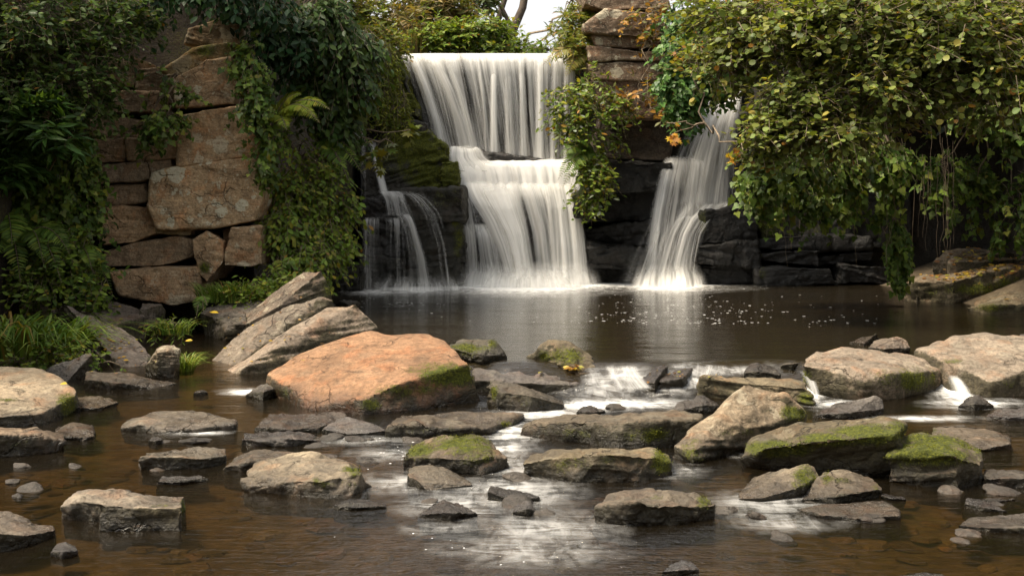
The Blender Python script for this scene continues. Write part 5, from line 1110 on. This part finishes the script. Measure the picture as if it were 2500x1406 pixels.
plant('nettle', 'leafy weeds growing through the big grass clump', 'shrub', [(140, 850, 60, 40, 17.4, .3), (225, 870, 40, 26, 17.0, .25), (60, 880, 60, 22, 17.2, .3), (290, 890, 16, 14, 16.8, .15)], 'oval', 170, 6, .085, .26, BR, BRW, root=P(140, 890, 17.6), twigr=.004)
plant('water_weed', 'small leafy weeds at the back of the little side pool', 'shrub', [(430, 790, 40, 16, 19.8, .25), (400, 800, 30, 12, 19.8, .2)], 'lance', 60, 6, .10, .24, BR, BRW, root=P(425, 805, 20), twigr=.004)
plant('weed', 'low green weeds and litter under the right end of the outcrop', 'shrub', [(620, 700, 50, 20, 21.4, .3), (700, 690, 40, 20, 21.8, .3), (600, 720, 60, 16, 21.2, .25)], 'oval', 160, 6, .10, .26, BR, BRW, root=P(630, 725, 21.6), twigr=.004)

def fallen(label, pts, Yf, size, cols, name='fallen_leaf', typ='oval', group=None):
    for (px, py) in pts:
        Y = Yf(py) if callable(Yf) else Yf
        p = P(px, py, Y)[None]; a = random.uniform(0, 6.28)
        me = leaf_mesh(name, typ, p, np.array([[math.cos(a), math.sin(a), .15]]), np.array([[random.gauss(0, .3), -.5, 1.0]]), np.array([size]), pal(1, cols, [1] * len(cols)))
        tag(put(name, me, M['leaf']), label, 'leaf', group)
YL = [(.55, .34, .03), (.6, .42, .05)]; OL = [(.45, .18, .03)]
fallen('yellow leaf lying on the rough grey rock in the shade', [(534, 764)], 20.05, .16, YL)
fallen('yellow leaf above the small bright grass tuft', [(452, 832)], 17.2, .12, YL)
fallen('yellow leaf on the pale flat boulder at the left edge', [(147, 937)], 13.6, .11, YL)
fallen('orange leaf on the flat dark rock below the cliff blocks', [(228, 735)], 20.25, .15, OL)
def litter(name, label, surf, n, region, size, cols, cat='leaves'):
    """leaves lying on the rocks: dropped from above onto the rock meshes"""
    dg = bpy.context.evaluated_depsgraph_get(); pos, nn = [], []
    tries = 0
    while len(pos) < n and tries < n * 8:
        tries += 1
        x, y, rx, ry, Y0, Y1 = region
        px = random.gauss(x, rx); py = random.gauss(y, ry)
        d = Vector(P(px, py, 10.0)) - Vector((0, 0, ZC)); d.normalize()
        ok, loc, nor, _, ob, _ = SC.ray_cast(dg, Vector((0, 0, ZC)), d)
        if ok and ob.name.split('.')[0] in ('boulder', 'stone_slab', 'river_rock') and nor.z > .35:
            pos.append(np.array(loc + nor * .012)); nn.append(np.array(nor))
    if not pos: return
    k = len(pos); a = rng.uniform(0, 6.28, k)
    me = leaf_mesh(name, 'oval', np.array(pos), np.stack((np.cos(a), np.sin(a), rng.uniform(0, .25, k)), 1), np.array(nn) + rng.normal(0, .2, (k, 3)), size * rng.uniform(.6, 1.2, k), pal(k, cols, [1] * len(cols)))
    tag(put(name, me, M['leaf']), label, cat, kind='stuff')
bpy.context.view_layer.update()
LC = [(.5, .33, .04), (.38, .22, .04), (.25, .13, .04), (.3, .27, .05), (.2, .11, .05)]
litter('leaf_litter', 'yellow and brown leaves scattered over the right bank slabs', None, 240, (2400, 655, 80, 26, 0, 0), .13, LC)
litter('leaf_litter', 'yellow specks of leaves on the long sloping grey slab', None, 60, (270, 830, 60, 36, 0, 0), .07, LC)
litter('leaf_litter', 'leaf bits scattered on the three leaning slabs', None, 40, (640, 830, 90, 50, 0, 0), .07, LC)
litter('leaf_litter', 'heap of yellow leaves on the wet grey slab before the peaked rock', None, 34, (1372, 903, 18, 5, 0, 0), .10, LC)
litter('leaf_litter', 'orange leaf bits on the splintered slabs and flat brown slab', None, 20, (1680, 910, 60, 12, 0, 0), .05, LC)

# small stones breaking the surface between the rocks
def small_stones():
    protos = []
    for k in range(6):
        bm = bmesh.new(); bmesh.ops.create_icosphere(bm, subdivisions=3, radius=1.0)
        V = np.array([v.co[:] for v in bm.verts]); off = k * 13.1
        d = 0.30 * fbm(V * 1.1 + off, 2) + 0.12 * np.tanh(fbm(V * 1.6 + off + 5, 2) * 6) + 0.05 * fbm(V * 5 + off, 3)
        for v, x in zip(bm.verts, d): v.co *= 1 + x
        me = bpy.data.meshes.new('pebble'); bm.to_mesh(me); bm.free()
        n = len(me.vertices); me.polygons.foreach_set('use_smooth', np.full(len(me.polygons), True))
        vattr(me, 'wet', np.full(n, .65)); vattr(me, 'moss', np.zeros(n)); vattr(me, 'algae', np.full(n, .25)); me.materials.append(M['rock'])
        protos.append(me)
    spots = [(random.uniform(280, 930), random.uniform(1045, 1200)) for _ in range(16)] + [(random.uniform(930, 1330), random.uniform(1075, 1290)) for _ in range(14)] \
        + [(random.uniform(1700, 2480), random.uniform(1100, 1330)) for _ in range(16)] + [(random.uniform(20, 420), random.uniform(1080, 1240)) for _ in range(7)] + [(random.uniform(1400, 1720), random.uniform(990, 1020)) for _ in range(5)]
    seen = set()
    ANCH = [(900, 960, 'the orange-topped boulder'), (435, 1030, 'the pale smooth slab'), (450, 1120, 'the pale oblong rock'), (745, 1165, 'the ribbed pale boulder'), (300, 1245, 'the stepped pale block'), (1110, 1105, 'the moss-capped domed boulder'), (1070, 1168, 'the pale three-sided rock'), (1095, 1248, 'the dark pyramid-shaped rock'),
            (1460, 1140, 'the long olive block'), (1600, 1242, 'the knobbly dark boulder'), (1490, 1050, 'the broad weir slab'), (1800, 1050, 'the tall leaning slab'), (2280, 1130, 'the moss-crowned squat boulder'), (1900, 1185, 'the tan mossy wedge'), (2060, 1195, 'the brown gabled rock'), (2070, 1252, 'the wet flat slab'), (2430, 1278, 'the smooth dark rock at the right edge'),
            (2370, 1070, 'the pale flat slab on the right'), (1115, 1040, 'the long flat wet ledge'), (690, 1075, 'the glistening notched rock'), (870, 1042, 'the grey wedge slab'), (60, 1085, 'the brown slab at the left edge'), (2000, 1100, 'the moss-banded ledge'), (450, 1170, 'the flat wet dark rock'), (640, 1125, 'the brown wet slab'), (1250, 1208, 'the flat dark wet wedge')]
    for px, py in spots:
        Y = y_low(py); p = P(px, py, Y); s = random.uniform(.035, .11)
        o = bpy.data.objects.new('pebble', random.choice(protos)); COL.objects.link(o)
        o.location = (p[0], p[1], p[2] - s * .15); o.scale = (s * random.uniform(1.0, 1.9), s * random.uniform(.9, 1.4), s * random.uniform(.35, .7)); o.rotation_euler = (random.uniform(-.3, .3), random.uniform(-.3, .3), random.uniform(0, 6.28))
        g = random.uniform(.7, 1.4); o.color = (.10 * g, .083 * g, .064 * g, 1); o['lichen'] = 0.0
        ax, ay, ph = min(ANCH, key=lambda a: math.hypot(a[0] - px, (a[1] - py) * 2.2))
        rel = ('right of' if px > ax else 'left of') if abs(px - ax) > 2.2 * abs(py - ay) else ('in front of' if py > ay else 'behind')
        lb = '%s wet pebble %s %s' % ('tiny' if s < .055 else 'small' if s < .085 else 'broad', rel, ph)
        if lb in seen: bpy.data.objects.remove(o); continue
        seen.add(lb); tag(o, lb, 'pebble', 'pebbles between the stream rocks')
small_stones()
